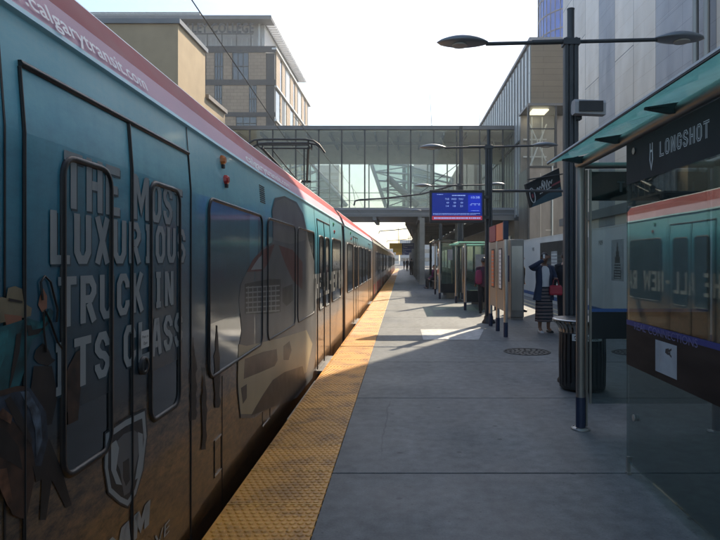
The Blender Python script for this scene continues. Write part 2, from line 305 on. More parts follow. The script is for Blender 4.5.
# ------------------------------------------------------------ mesh helpers
ORG = {}
def tag(o, label=None, cat=None, group=None, kind=None):
    if label: o['label'] = label
    if cat: o['category'] = cat
    if group: o['group'] = group
    if kind: o['kind'] = kind
    return o
class MB:
    def __init__(s): s.v = []; s.f = []; s.m = []; s.sm = []
    def add(s, vs, fs, m=0, smooth=False):
        n = len(s.v); s.v += [tuple(p) for p in vs]
        for f in fs: s.f.append(tuple(i+n for i in f)); s.m.append(m); s.sm.append(smooth)
        return s
    def box(s, x0, x1, y0, y1, z0, z1, m=0):
        vs = [(x, y, z) for z in (z0, z1) for y in (y0, y1) for x in (x0, x1)]
        return s.add(vs, [(0, 2, 3, 1), (4, 5, 7, 6), (0, 1, 5, 4), (2, 6, 7, 3), (0, 4, 6, 2), (1, 3, 7, 5)], m)
    def bbox(s, x0, x1, y0, y1, z0, z1, b=.01, m=0):
        """box with chamfered vertical and top edges"""
        pts = [(x0+b, y0), (x1-b, y0), (x1, y0+b), (x1, y1-b), (x1-b, y1), (x0+b, y1), (x0, y1-b), (x0, y0+b)]
        cx, cy = (x0+x1)/2, (y0+y1)/2
        def ring(z, k): return [(cx+(p[0]-cx)*(1-k/max(.001, (x1-x0)/2)), cy+(p[1]-cy)*(1-k/max(.001, (y1-y0)/2)), z) for p in pts]
        return s.loft([ring(z0, b), ring(z0+b, 0), ring(z1-b, 0), ring(z1, b)], m=m, smooth=False)
    def loft(s, rings, m=0, cap=True, closed=True, smooth=True):
        n = len(rings[0]); vs = [p for r in rings for p in r]; fs = []
        for i in range(len(rings)-1):
            for j in range(n if closed else n-1):
                k = (j+1) % n; fs.append((i*n+j, i*n+k, (i+1)*n+k, (i+1)*n+j))
        s.add(vs, fs, m, smooth)
        if cap and closed:
            s.add(rings[0], [tuple(reversed(range(n)))], m); s.add(rings[-1], [tuple(range(n))], m)
        return s
    def tube(s, pts, r, n=8, m=0, closed=False, cap=True):
        pts = [Vector(p) for p in pts]; rs = r if isinstance(r, (list, tuple)) else [r]*len(pts)
        rings = []; up = None
        for i, p in enumerate(pts):
            a = pts[i-1] if i > 0 or closed else p; b = pts[(i+1) % len(pts)] if i < len(pts)-1 or closed else p
            d = (b-a).normalized()
            if up is None:
                up = Vector((0, 0, 1)) if abs(d.z) < .9 else Vector((1, 0, 0))
            sx = d.cross(up)
            if sx.length < 1e-4: sx = d.orthogonal()
            sx.normalize(); up = sx.cross(d).normalized()
            k = 1.0
            rings.append([p+(sx*math.cos(2*PI*j/n)+up*math.sin(2*PI*j/n))*rs[i]*k for j in range(n)])
        if closed: rings.append(rings[0]); cap = False
        return s.loft(rings, m, cap)
    def lathe(s, cx, cy, prof, n=24, m=0, cap=True, axis='Z', smooth=True):
        rings = []
        for r, z in prof:
            if axis == 'Z': rings.append([(cx+r*math.cos(2*PI*j/n), cy+r*math.sin(2*PI*j/n), z) for j in range(n)])
        return s.loft(rings, m, cap, smooth=smooth)
    def prism(s, poly, fn, d, m=0):
        """poly in 2-D, fn(a,b,k) -> 3-D, k in 0..d thickness"""
        n = len(poly); a = [fn(p[0], p[1], 0) for p in poly]; b = [fn(p[0], p[1], d) for p in poly]
        s.add(a+b, [tuple(range(n))[::-1], tuple(range(n, 2*n))]+[(i, (i+1) % n, n+(i+1) % n, n+i) for i in range(n)], m)
        return s
    def quad(s, a, b, c, d, m=0): return s.add([a, b, c, d], [(0, 1, 2, 3)], m)
    def build(s, name, mats, parent=None, origin=None):
        me = bpy.data.meshes.new(name); 
        if not isinstance(mats, (list, tuple)): mats = [mats]
        if parent is not None: o3 = ORG[parent.name]
        elif origin is not None: o3 = Vector(origin)
        else:
            xs = [p[0] for p in s.v]; ys = [p[1] for p in s.v]; zs = [p[2] for p in s.v]
            o3 = Vector(((min(xs)+max(xs))/2, (min(ys)+max(ys))/2, min(zs)))
        me.from_pydata([(p[0]-o3.x, p[1]-o3.y, p[2]-o3.z) for p in s.v], [], s.f)
        for mt in mats: me.materials.append(MT[mt] if isinstance(mt, str) else mt)
        me.polygons.foreach_set('material_index', s.m); me.polygons.foreach_set('use_smooth', s.sm)
        me.update()
        import bmesh
        bm = bmesh.new(); bm.from_mesh(me); bmesh.ops.recalc_face_normals(bm, faces=bm.faces); bm.to_mesh(me); bm.free()
        o = bpy.data.objects.new(name, me); C.objects.link(o)
        if parent is not None: o.parent = parent
        else: o.location = o3
        ORG[o.name] = o3
        return o
def empty(name, loc, label=None, cat=None, group=None):
    o = bpy.data.objects.new(name, None); C.objects.link(o); o.location = loc; o.empty_display_size = .2
    ORG[o.name] = Vector(loc); return tag(o, label, cat, group)
def copy_tree(o, parent=None):
    c = o.copy(); C.objects.link(c)
    if parent is not None: c.parent = parent
    for ch in [x for x in bpy.data.objects if x.parent == o]: copy_tree(ch, c)
    return c
def place_copy(o, loc, label=None, group=None, rz=0):
    c = copy_tree(o); c.location = loc; c.rotation_euler = (0, 0, rz)
    if label: c['label'] = label
    if group: c['group'] = group
    return c
def stuct(mb, name, mats, origin=None):
    return tag(mb.build(name, mats, None, origin or (0, 0, 0)), kind='structure')
def text_mesh(txt, size=1.0, bold=0.0, spacing=1.0, shear=0.0, wscale=1.0):
    cu = bpy.data.curves.new('txt', 'FONT'); cu.body = txt; cu.size = size; cu.offset = bold; cu.space_character = spacing; cu.shear = shear
    cu.resolution_u = 3
    o = bpy.data.objects.new('txt', cu); C.objects.link(o); bpy.context.view_layer.update()
    me = bpy.data.meshes.new_from_object(o.evaluated_get(bpy.context.evaluated_depsgraph_get()))
    vs = [(v.co.x*wscale, v.co.y) for v in me.vertices]; fs = [tuple(p.vertices) for p in me.polygons]
    bpy.data.objects.remove(o); bpy.data.curves.remove(cu); bpy.data.meshes.remove(me)
    x0 = min(v[0] for v in vs); vs = [(v[0]-x0, v[1]) for v in vs]
    return vs, fs
def put_text(mb, txt, fn, width=None, height=None, m=0, **kw):
    """fn(u,v)->3-D with u in 0..width, v in 0..height (cap height)"""
    vs, fs = text_mesh(txt, 1.0, **kw)
    w = max(v[0] for v in vs); capv = .7
    sy = height/capv; sx = width/w if width else sy
    mb.add([fn(v[0]*sx, v[1]*sy) for v in vs], fs, m)
# --- block (athletic) stroke font: polylines on a w x 1 cell
def FONT(ch):
    c = .16; w = .52; t = .085
    L, R, B, T = t, w-t, t, 1-t
    O = [[(L+c*.6, B), (R-c*.6, B), (R, B+c), (R, T-c), (R-c*.6, T), (L+c*.6, T), (L, T-c), (L, B+c), (L+c*.6, B)]]
    D = {
     'T': [[(0, T), (w, T)], [(w/2, T-t), (w/2, 0)]],
     'H': [[(L, 0), (L, 1)], [(R, 0), (R, 1)], [(L+t, .5), (R-t, .5)]],
     'E': [[(R+t, T), (L, T), (L, B), (R+t, B)], [(L+t, .52), (R, .52)]],
     'L': [[(L, 1), (L, B), (R+t, B)]],
     'U': [[(L, 1), (L, B+c), (L+c*.6, B), (R-c*.6, B), (R, B+c), (R, 1)]],
     'X': [[(L, 0), (R, 1)], [(R, 0), (L, 1)]],
     'R': [[(L, 0), (L, T), (R-c*.6, T), (R, T-c), (R, .5+c*.8), (R-c*.6, .5), (L+t, .5)], [(R-c*1.1, .5-t), (R+.01, 0)]],
     'P': [[(L, 0), (L, T), (R-c*.6, T), (R, T-c), (R, .45+c*.8), (R-c*.6, .45), (L+t, .45)]],
     'I': [[(.12, T), (.38, T)], [(.25, T-t), (.25, B+t)], [(.12, B), (.38, B)]],
     'J': [[(R, 1), (R, B+c), (R-c*.6, B), (L, B)]],
     'O': O, 'C': [[(R, T-c*1.6), (R, T-c), (R-c*.6, T), (L+c*.6, T), (L, T-c), (L, B+c), (L+c*.6, B), (R-c*.6, B), (R, B+c), (R, B+c*1.6)]],
     'G': [[(R, T-c*1.6), (R, T-c), (R-c*.6, T), (L+c*.6, T), (L, T-c), (L, B+c), (L+c*.6, B), (R-c*.6, B), (R, B+c), (R, .48), (R-.16, .48)]],
     'S': [[(R, T-c*1.5), (R, T-c), (R-c*.6, T), (L+c*.6, T), (L, T-c), (L, .5+c*.9), (L+c*.7, .5+.02), (R-c*.7, .5-.02), (R, .5-c*.9), (R, B+c), (R-c*.6, B), (L+c*.6, B), (L, B+c), (L, B+c*1.5)]],
     'K': [[(L, 0), (L, 1)], [(L+t, .45), (R, 1)], [(L+.14, .52), (R+.02, 0)]],
     'A': [[(L-.02, 0), (w/2-.05, T), (w/2+.05, T), (R+.02, 0)], [(L+t*1.3, .3), (R-t*1.3, .3)]],
     'N': [[(L, 0), (L, 1)], [(L+t*.6, .93), (R-t*.6, .07)], [(R, 0), (R, 1)]],
     'M': [[(L, 0), (L, 1)], [(L+t*.5, .95), (.36, .3), (.72-L-t*.5, .95)], [(.72-L, 0), (.72-L, 1)]],
     'W': [[(L, 1), (L+.07, .08), (.36, .75), (.72-L-.07, .08), (.72-L, 1)]],
     'D': [[(L, B), (L, T), (R-c*.6, T), (R, T-c), (R, B+c), (R-c*.6, B), (L, B)]],
     '-': [[(.08, .5), (w-.08, .5)]], '.': [[(.1, .07), (.26, .07)]],
     '2': [[(L, T-c), (L+c*.6, T), (R-c*.6, T), (R, T-c), (R, .58), (L, B+.06), (L, B), (R+t, B)]],
     '0': O, '1': [[(.25, 0), (.25, 1)]], '5': [[(R+t, T), (L, T), (L, .55), (R-c*.6, .55), (R, .55-c), (R, B+c), (R-c*.6, B), (L, B)]],
    }
    return D.get(ch, []), (.72 if ch in 'MW' else .5 if ch == 'I' else .3 if ch == ' ' else .36 if ch == '.' else w)
def ribbon(pts, w):
    """mitred strip; returns left,right lists"""
    P = [Vector((p[0], p[1])) for p in pts]; closed = (P[0]-P[-1]).length < 1e-6
    out = []
    n = len(P)
    for i in range(n):
        if closed: a = P[(i-1) % (n-1)]; b = P[i % (n-1)]; c = P[(i+1) % (n-1)]
        else: a = P[i-1] if i else None; b = P[i]; c = P[i+1] if i < n-1 else None
        d1 = (b-a).normalized() if a is not None else (c-b).normalized()
        d2 = (c-b).normalized() if c is not None else d1
        n1 = Vector((-d1.y, d1.x)); n2 = Vector((-d2.y, d2.x)); mm = (n1+n2)
        mm = mm.normalized() if mm.length > 1e-5 else n1
        k = w/max(.4, mm.dot(n1)); out.append((b+mm*k, b-mm*k))
    return out
def stroke_text(mb, txt, fn, width, height, sw=.085, gap=.13, m=0):
    tot = sum(FONT(c)[1]+gap for c in txt)-gap; sx = width/tot; x = 0
    for c in txt:
        S_, w = FONT(c)
        for k, st in enumerate(S_):
            r = ribbon(st, sw); vs = []
            for l, q in r: vs += [fn((x+l.x)*sx, l.y*height, k*.0004), fn((x+q.x)*sx, q.y*height, k*.0004)]
            mb.add(vs, [(2*i, 2*i+1, 2*i+3, 2*i+2) for i in range(len(r)-1)], m)
        x += w+gap
def P3(px, py, Y): return ((px-VX)*Y/F, Y, H+(VY-py)*Y/F)
def rrect(y0, y1, z0, z1, r, n=5):
    pts = []
    for cy, cz, a0 in ((y1-r, z1-r, 0), (y0+r, z1-r, 90), (y0+r, z0+r, 180), (y1-r, z0+r, 270)):
        for i in range(n+1):
            a = math.radians(a0+90*i/n); pts.append((cy+r*math.cos(a), cz+r*math.sin(a)))
    return pts

# ============================================================ SETTING
# street level (track bed) reaches the horizon, 0.95 m below the platform
g = MB(); g.quad((-1500, -800, -.95), (1500, -800, -.95), (1500, 2200, -.95), (-1500, 2200, -.95)); stuct(g, 'ground', 'asphalt')
g = MB(); g.quad((-8.4, -60, -.94), (-1.12, -60, -.94), (-1.12, 260, -.94), (-8.4, 260, -.94)); stuct(g, 'track_bed', 'ballast')
for cx in (-2.57, -6.4):
    g = MB()
    for s in (-1, 1): g.box(cx+s*.7175-.035, cx+s*.7175+.035, -60, 250, -.93, -.80)
    stuct(g, 'rail_track', 'wheel')
g = MB(); g.box(-12.0, -8.4, -60, 260, -.94, -.80); stuct(g, 'pavement', 'concrete')
# platform slabs with real grooves
g = MB()
g.box(-1.10, 5.6, -12, 108, -.95, -.012, 1)
X0 = -.518; ys = [4.35+2.37*k for k in range(-7, 44)]
for i in range(len(ys)-1):
    for (a, b) in ((X0, 4.44),):
        y0, y1 = ys[i]+.006, ys[i+1]-.006
        patch = i in (10,)
        g.add([(a, y0, -.012), (b, y0, -.012), (b, y1, -.012), (a, y1, -.012), (a+.004, y0+.004, 0), (b-.004, y0+.004, 0), (b-.004, y1-.004, 0), (a+.004, y1-.004, 0)],
              [(4, 5, 6, 7), (0, 1, 5, 4), (1, 2, 6, 5), (2, 3, 7, 6), (3, 0, 4, 7)], 0)
stuct(g, 'platform', ['concrete', 'joint'])
g = MB(); g.quad((.42, 11.62, .004), (1.52, 11.62, .004), (1.86, 13.35, .004), (.42, 13.35, .004)); stuct(g, 'pale_paving_patch', 'concrete_pale')
g = MB()
g.box(4.45, 4.53, 5.0, 60, -.01, .006, 0); g.box(4.84, 4.90, 5.0, 60, -.01, .006, 0); g.box(4.53, 4.84, 5, 60, -.012, .002, 1); g.box(4.90, 5.6, -12, 60, -.012, .004, 1)
stuct(g, 'kerb', ['line', 'concrete'])
# tactile strip: raised staggered domes on every tile, pale ridge between tiles
g = MB()
TX0, TX1 = -1.128, -.518
g.box(TX0, TX1-.002, -12, 108, -.40, .006, 0)
ty = 3.78-.61*12
while ty < 60:
    g.box(TX0+.001, TX1-.003, ty-.009, ty+.009, .006, .0105, 1)
    if ty > -.5:
        nx, ny = 12, 12
        fine = ty < 12
        for iy in range(ny):
            for ix in range(nx):
                cx = TX0+.035+ix*(.61-.05)/(nx-.5)+(.024 if iy % 2 else 0); cy = ty+.035+iy*(.61-.06)/(ny-1)
                k = 8 if fine else 5; r0, r1 = .0215, .013
                a = [(cx+r0*math.cos(2*PI*j/k), cy+r0*math.sin(2*PI*j/k), .006) for j in range(k)]
                b = [(cx+r1*math.cos(2*PI*j/k), cy+r1*math.sin(2*PI*j/k), .0112) for j in range(k)]
                g.add(a+b, [tuple(range(k, 2*k))], 1); g.add(a+b, [(j, (j+1) % k, k+(j+1) % k, k+j) for j in range(k)], 0)
    ty += .61
g.box(TX0-.012, TX0-.001, 5.8, 7.66, -.03, .004, 2)
stuct(g, 'tactile_paving', ['yellow', 'yellow_edge', 'steel'])

# ============================================================ TRAIN
def Wy(Y, taper=True): return 1.235-(.026*max(0, 4.9-Y) if taper else 0)
def sx(Y, Z, e=0, taper=True):
    """x of the platform side of the train at (Y,Z), e = how far proud"""
    w = Wy(Y, taper)
    if Z > 1.97: w += (Z-1.97)*.075
    return -w+e
def TY(px):
    Y = 5.0
    for _ in range(20): Y = F*Wy(Y)/(VX-px)
    return Y
def TZ(py, Y): return H+(VY-py)*Y/F
def TP(px, py): Y = TY(px); return (Y, TZ(py, Y))
CX = -2.57
PROF = [(.06, -.62), (.02, -.35), (0, .02), (0, 1.0), (0, 1.97), (-.027, 2.33)]
ROOF = [(-.027, 2.33, 0), (-.010, 2.338, 0), (-.022, 2.362, 0), (-.070, 2.485, 1), (-.19, 2.66, 2), (-.20, 2.672, 3), (-.45, 2.73, 4), (-.9, 2.77, 4), (-1.335, 2.78, 4)]
def body_rings(ys, prof, taper, e=0):
    rings = []
    for Y in ys:
        w = Wy(Y, taper) if taper != 2 else Wy(Y)
        r = []
        half = -CX-w
        for o, z in prof: r.append((CX+half+o*1.0 if o <= 0 else CX+half-o, Y, z))
        rings.append(r)
    return rings
def car_body(root, y0, y1, taper, side_m, n=10, ends=(True, True)):
    ys = [y0+(y1-y0)*i/n for i in range(n+1)]
    b = MB(); rg = []
    for Y in ys:
        hw = -CX-Wy(Y, taper)
        L = [(CX+hw+o if o <= 0 else CX+hw-o, Y, z) for o, z in PROF]
        Rr = [(2*CX-x, y, z) for x, y, z in reversed(L)]
        rg.append(L+Rr)
    n_ = len(rg[0])
    b.loft(rg, 0, True, True, smooth=False)
    body = b.build('body', side_m, root)
    r = MB()
    for s in (1, -1):
        for i in range(len(ROOF)-1):
            for a, c in zip(ys[:-1], ys[1:]):
                q = []
                for Y, k in ((a, i), (c, i), (c, i+1), (a, i+1)):
                    hw = -CX-Wy(Y, taper); x = CX+s*(hw+ROOF[k][0]) if k < 8 else CX
                    if s*(x-CX) < 0: x = CX
                    q.append((x, Y, ROOF[k][1]))
                r.quad(*q, m=ROOF[i+1][2])
    for Y, ok in ((y0, ends[0]), (y1, ends[1])):
        hw = -CX-Wy(Y, taper); pts = [(CX+hw+o, Y, z) for o, z, _ in ROOF[:-1]]
        pts = pts+[(CX, Y, 2.78)]+[(2*CX-x, y, z) for x, y, z in reversed(pts)]
        r.add(pts, [tuple(range(len(pts)))], 4)
    return body, r

car = empty('light_rail_car', (CX, 12.5, -.8), 'nearest light rail car, teal picture wrap with pink and red roof edge', 'train')
CAR1 = car
for y0, y1 in ((.35, 12.22), (12.78, 24.65)):
    bd, rf = car_body(car, y0, y1, y0 < 5, ['wrap'], 12)
    rf.build('roof_edge', ['cyan_edge_highlight', 'pink', 'red', 'white_paint', 'roof_grey'], car)
b = MB()
for k in range(9):
    y = 12.22+k*.07; ins = .02 if k % 2 else .06
    pr = [(sx(12, 0, 0, False)-ins, -.6), (sx(12, 0, 0, False)-ins, 2.3), (-1.35-ins, 2.6)]
    L = [(x, y, z) for x, z in pr]; ring = L+[(2*CX-x, y, z) for x, y, z in reversed(L)]
    if k == 0: rings = []
    rings.append(ring)
b.loft(rings, 0, True, smooth=False); b.build('bellows', 'bellows', car)
# roof boxes
for y0, y1 in ((2.2, 4.4), (5.4, 8.4), (15.6, 18.8), (20, 23)): b = MB(); b.bbox(CX-.55, CX+.55, y0, y1, 2.79, 3.02, .05); b.build('roof_equipment', 'roof_grey', car)
# bogies
for yc in (2.9, 12.5, 22.1):
    b = MB(); b.box(CX-1.0, CX+1.0, yc-1.1, yc+1.1, -.62, -.45, 0)
    for yy in (yc-.9, yc+.9):
        for s in (-1, 1):
            c = [[(CX+s*.7175+dx, yy+.33*math.cos(2*PI*j/20), -.47+.33*math.sin(2*PI*j/20)) for j in range(20)] for dx in (-.06, .06)]
            b.loft(c, 0)
    b.build('bogie', 'wheel', car)
def sfn(e, taper=True): return lambda y, z, k=0: (sx(y, z, e+k, taper), y, z)
def clip(poly, ax, v, sgn):
    out = []
    for i in range(len(poly)):
        a, b = poly[i-1], poly[i]; da, db = sgn*(a[ax]-v), sgn*(b[ax]-v)
        if da*db < 0: k = da/(da-db); out.append((a[0]+(b[0]-a[0])*k, a[1]+(b[1]-a[1])*k))
        if db >= 0: out.append(b)
    return out
def decal(mb, poly, e, m=0, thick=.0012, taper=True):
    for ax, v in ((0, 4.9), (1, 1.97)):
        if ax == 0 and not taper: continue
        if min(p[ax] for p in poly) < v-.001 and max(p[ax] for p in poly) > v+.001:
            for s_ in (-1, 1):
                q = clip(poly, ax, v, s_)
                if len(q) > 2: decal(mb, q, e, m, thick, taper)
            return
    f = sfn(e, taper); mb.prism(poly, lambda a, c, k: f(a, c, k), thick, m)
def frame_tube(mb, poly, e, r=.013, taper=True, n=6, m=0):
    mb.tube([sfn(e, taper)(y, z) for y, z in poly], r, n, m, closed=True)
def seam(mb, y, z0, z1, w=.006, e=.0015, taper=True, m=0):
    zs = [z0]+([1.97] if z0 < 1.97 < z1 else [])+[z1]
    for a, c in zip(zs[:-1], zs[1:]): decal(mb, [(y-w, a), (y+w, a), (y+w, c), (y-w, c)], e, m, .002, taper)
def door(root, ya, ym, yb, wins, taper, bodymat, film, ztop=2.17, button=True, zfilm=1.055, filmed=True):
    for k, (a, c) in enumerate(((ya, ym), (ym, yb))):
        b = MB()
        for z0, z1 in ((-.02, 1.97), (1.97, ztop)):
            decal(b, [(a+.012, z0), (c-.012, z0), (c-.012, z1), (a+.012, z1)], .0005, 0, .003, taper)
        lf = b.build('door', bodymat, root)
        wy0, wy1, wz0, wz1 = wins[k]
        p = rrect(wy0, wy1, wz0, wz1, .07)
        b = MB(); decal(b, p, .0040, 0, .0004, taper); b.build('window_pane', 'dglass', lf)
        if filmed:
            b = MB(); q = [(y, max(z, zfilm)) for y, z in p]
            decal(b, q, .0048, 0, .0004, taper); b.build('window_film', film, lf)
        b = MB(); frame_tube(b, p, .003, .0145, taper); b.build('window_frame', 'black', lf)
    b = MB()
    f = sfn(.004, taper)
    for y in (ya, ym, yb):
        b.tube([f(y, -.02), f(y, 1.97), f(y, ztop)], .006 if y != ym else .010, 6)
    b.tube([f(ya, ztop+.01), f(yb, ztop+.01)], .012, 6)
    b.build('door_seal', 'black', root)
    b = MB(); b.box(-1.245+(.0 if not taper else 0), -1.165, ya+.05, yb-.05, -.09, -.05); b.build('door_step', 'dsteel', root)
def window(root, y0, y1, z0, z1, taper, film, r=.09, zf=None):
    p = rrect(y0, y1, z0, z1, r)
    b = MB(); decal(b, p, .0015, 0, .002, taper); pn = b.build('window', 'dglass', root)
    if film:
        b = MB(); q = [(y, max(z, zf)) for y, z in p]; decal(b, q, .0040, 0, .0004, taper); b.build('window_film', film, pn)
    b = MB(); frame_tube(b, p, .003, .013, taper, 6); b.build('window_frame', 'black', pn)
    return pn
# near door and its windows (measured from the photograph)
ya, ym, yb = TY(23), TY(130.5), TY(190)
w1 = (TY(61), TY(109), .83, 1.935); w2 = (TY(149), TY(178), .82, 1.945)
door(car, ya, ym, yb, (w1, w2), True, 'wrap', 'film')
d2a, d2m, d2b = TY(317.5), TY(324), TY(329.8)
def win_pair(a, m_, c): return ((a+.18*(m_-a)+.02, m_-.12, .83, 1.94), (m_+.12, c-.14, .83, 1.94))
door(car, d2a, d2m, d2b, win_pair(d2a, d2m, d2b), True, 'wrap', 'film', filmed=False)
window(car, TY(208), TY(261.5), .84, 1.965, True, 'film', zf=1.18)
window(car, TY(267), TY(294.5), .84, 1.965, True, 'film', zf=1.16)
window(car, TY(297.2), TY(313.8), .84, 1.965, True, None, zf=1.25)
window(car, TY(332), TY(340.4), .84, 1.965, True, None)
mir = lambda y: 25.0-y
for a, c in ((332, 340.4), (297.2, 313.8), (267, 294.5), (208, 261.5)): window(car, mir(TY(c)), mir(TY(a)), .84, 1.965, False, None)
for A in ((d2b, d2m, d2a), (yb, ym, ya)):
    a, m_, c = [mir(q) for q in A]; door(car, a, m_, c, win_pair(a, m_, c), False, 'wrap', 'film', filmed=False)
# panel seams and hatches
for px in (4, 189.5, 222):
    b = MB()
    seam(b, TY(px)+(.02 if px == 189.5 else 0), -.3, 2.33 if px < 200 else .80, .004); b.build('panel_seam', 'black', car)
for y in (TY(315.5), TY(330.5), 12.15): b = MB(); seam(b, y, -.3, 2.33, .004); b.build('panel_seam', 'black', car)
for (a, c, z0, z1) in ((TY(214), TY(221.5), .18, .42), (TY(262), TY(270), .10, .36)):
    b = MB()
    for q in ((a, a+.012, z0, z1), (c-.012, c, z0, z1)): decal(b, [(q[0], q[2]), (q[1], q[2]), (q[1], q[3]), (q[0], q[3])], .001, 0, .003)
    decal(b, [(a+.012, z1-.01), (c-.012, z1-.01), (c-.012, z1), (a+.012, z1)], .001, 1, .004)
    decal(b, [(a+.012, z0), (c-.012, z0), (c-.012, z0+.01), (a+.012, z0+.01)], .001, 1, .004)
    b.build('access_hatch', ['black', 'steel'], car)
b = MB()
for k in range(9): 
    z = 2.09+k*.018; decal(b, [(TY(261), z), (TY(266), z), (TY(266), z+.008), (TY(261), z+.008)], .001, 0, .004)
b.build('vent', 'black', car)
# lamps beside the doors
def marker(y, z, mt, s=1.0, taper=True):
    b = MB(); f = sfn(0, taper); c = Vector(f(y, z)); rings = []
    for k, (e, r) in enumerate(((0, .036), (.018, .034), (.030, .022))):
        rings.append([(c.x+e*s, y+r*s*math.cos(2*PI*j/8+.39), z+r*s*.95*math.sin(2*PI*j/8+.39)) for j in range(8)])
    b.loft(rings, 0, smooth=False); b.build('marker_light', mt, CAR1)
    b = MB(); b.box(c.x, c.x+.02*s, y-.012, y+.02, z-.055*s, z-.03*s); b.build('lamp_bracket', 'black', CAR1)
marker(TY(224.5), 2.262, 'lamp_orange'); marker(TY(226.5), 2.135, 'lamp_red')
for y in (TY(334), TY(351)): marker(y, 2.235, 'lamp_green', .8); marker(y+.06, 2.10, 'lamp_red', .8)
# press-to-open plate and button
b = MB(); yc = TY(140.3)
decal(b, [(yc-.035, 1.185), (yc+.05, 1.185), (yc+.05, 1.262), (yc-.035, 1.262)], .018, 0, .001)
put_text(b, 'Press to', lambda u, v: sfn(.0202)(yc-.025+u, 1.23+v), .065, .013, 1); put_text(b, 'Open', lambda u, v: sfn(.0202)(yc-.013+u, 1.20+v), .042, .014, 1)
b.build('door_button_plate', ['paper', 'ink'], car)
b = MB(); rings = []
for e, r in ((.008, .042), (.022, .040), (.024, .026), (.018, .024)):
    rings.append([(sx(yc, 1.1, e), yc+.005+r*math.cos(2*PI*j/16), 1.105+r*math.sin(2*PI*j/16)) for j in range(16)])
b.loft(rings, 0); b.build('door_button', 'blackmat', car)
# ---- printed artwork
A = MB()
def art(pts, e, m): decal(A, [TP(*p) for p in pts], .0058+(e-.003)*.18, m, .00012)
# text block
rows = [('THE MOST', 62, 181, 1.76, 1.957), ('LUXURIOUS', 48, 184, 1.566, 1.745), ('TRUCK IN', 56, 172, 1.350, 1.523), ('ITS CLASS', 49, 181, 1.125, 1.302)]
for t_, a, c, z0, z1 in rows:
    y0, y1 = TY(a), TY(c)
    tot = sum(FONT(c_)[1]+.12 for c_ in t_)-.12; k_ = (y1-y0)/tot; off = 0
    for wd in t_.split(' '):
        wl = sum(FONT(c_)[1]+.12 for c_ in wd)-.12; A = MB()
        stroke_text(A, wd, lambda u, v, k: sfn(.0066+k*.5)(y0+off+.008+u, z0-.008+v), wl*k_, z1-z0, .088, .12, 1)
        stroke_text(A, wd, lambda u, v, k: sfn(.0074+k*.5)(y0+off+u, z0+v), wl*k_, z1-z0, .085, .12, 0)
        A.build('printed_lettering', ['letters', 'letters_shadow'], car); off += (wl+.12+FONT(' ')[1]+.12)*k_
# further along the same side
for wd, y0, wl in (('THE', 8.15, .74), ('ALL-NEW', 9.15, 1.95), ('RAM', 11.4, .75)):
    A = MB(); stroke_text(A, wd, lambda u, v, k: sfn(.0065+k)(y0+u, 1.02+v), wl, .36, .085, .12, 0); A.build('printed_lettering', 'truck_line', car)
A = MB()
# roof edge web address
def pinkfn(y0, k=0):
    def f(u, v):
        Y = y0+u; w = -CX-Wy(Y); a = v; z = 2.380+a*.93; o = -.026-(a)*.37
        return (CX+w+o+.004, Y, z+.001)
    return f
put_text(A, 'www.calgarytransit.com', pinkfn(1.56), 1.22, .068, 2, bold=.01)
A.build('web_address', ['letters', 'letters_shadow', 'white_paint'], car); A = MB()
put_text(A, 'calgarytransit.com', pinkfn(4.75), 1.9, .075, 2, bold=.01)
A.build('web_address', ['letters', 'letters_shadow', 'white_paint'], car)
# rider, horse and second rider
A = MB()
art([(-12, 300), (0, 297), (22, 303), (30, 308), (29, 316), (-10, 325)], .003, 3)          # hat brim
art([(4, 300), (6, 288), (13, 286), (20, 289), (22, 303)], .0045, 3)
art([(2, 314), (20, 316), (19, 330), (6, 334)], .0035, 5)
art([(-14, 330), (8, 324), (26, 318), (38, 322), (48, 308), (52, 312), (45, 330), (30, 340), (22, 372), (14, 395), (-14, 398)], .006, 0)   # teal shirt + arm
art([(36, 305), (38, 296), (41, 288), (45, 296), (45, 308), (40, 312)], .007, 5)           # hand
art([(-14, 392), (16, 388), (28, 388), (44, 412), (46, 440), (38, 470), (30, 468), (28, 440), (8, 420), (-14, 420)], .008, 1)   # jeans
art([(-14, 405), (6, 418), (28, 436), (34, 470), (24, 520), (10, 515), (-2, 480), (-14, 490)], .009, 2)    # horse body
art([(28, 425), (48, 440), (60, 470), (70, 505), (64, 508), (50, 480), (44, 520), (38, 520), (40, 478), (30, 460)], .005, 4)
art([(34, 350), (41, 343), (47, 350), (50, 358), (54, 360), (46, 366), (36, 363), (32, 358)], .005, 4)
art([(32, 366), (50, 366), (56, 395), (50, 424), (34, 428), (28, 395)], .0055, 4)
art([(64, 372), (74, 352), (82, 348), (80, 372), (76, 420), (66, 425)], .0115, 2)
art([(14, 334), (19, 333), (17, 352), (10, 380), (6, 392), (9, 370)], .0115, 4); art([(24, 325), (36, 326), (44, 318), (46, 324), (36, 334), (26, 336)], .0115, 4)
art([(-2, 332), (6, 330), (4, 352), (-4, 372), (-12, 380)], .0115, 6); art([(28, 322), (38, 324), (46, 312), (48, 316), (40, 328), (30, 330)], .0125, 6)
art([(-14, 394), (14, 386), (24, 386), (24, 390), (12, 392), (-14, 400)], .0135, 2); art([(18, 392), (26, 391), (38, 412), (40, 440), (34, 458), (33, 430), (28, 412)], .0125, 7)
art([(2, 400), (8, 396), (20, 416), (30, 440), (28, 444), (14, 424)], .0125, 4); art([(-14, 428), (2, 428), (16, 446), (20, 470), (8, 462), (-14, 452)], .0125, 4)
art([(0, 408), (10, 416), (8, 424), (-6, 416)], .0135, 8); art([(6, 298), (20, 301), (20, 303), (6, 301)], .0125, 4)
art([(-6, 470), (4, 468), (10, 500), (6, 508), (-2, 490)], .0125, 8); art([(30, 466), (40, 466), (44, 478), (34, 482)], .0135, 4)
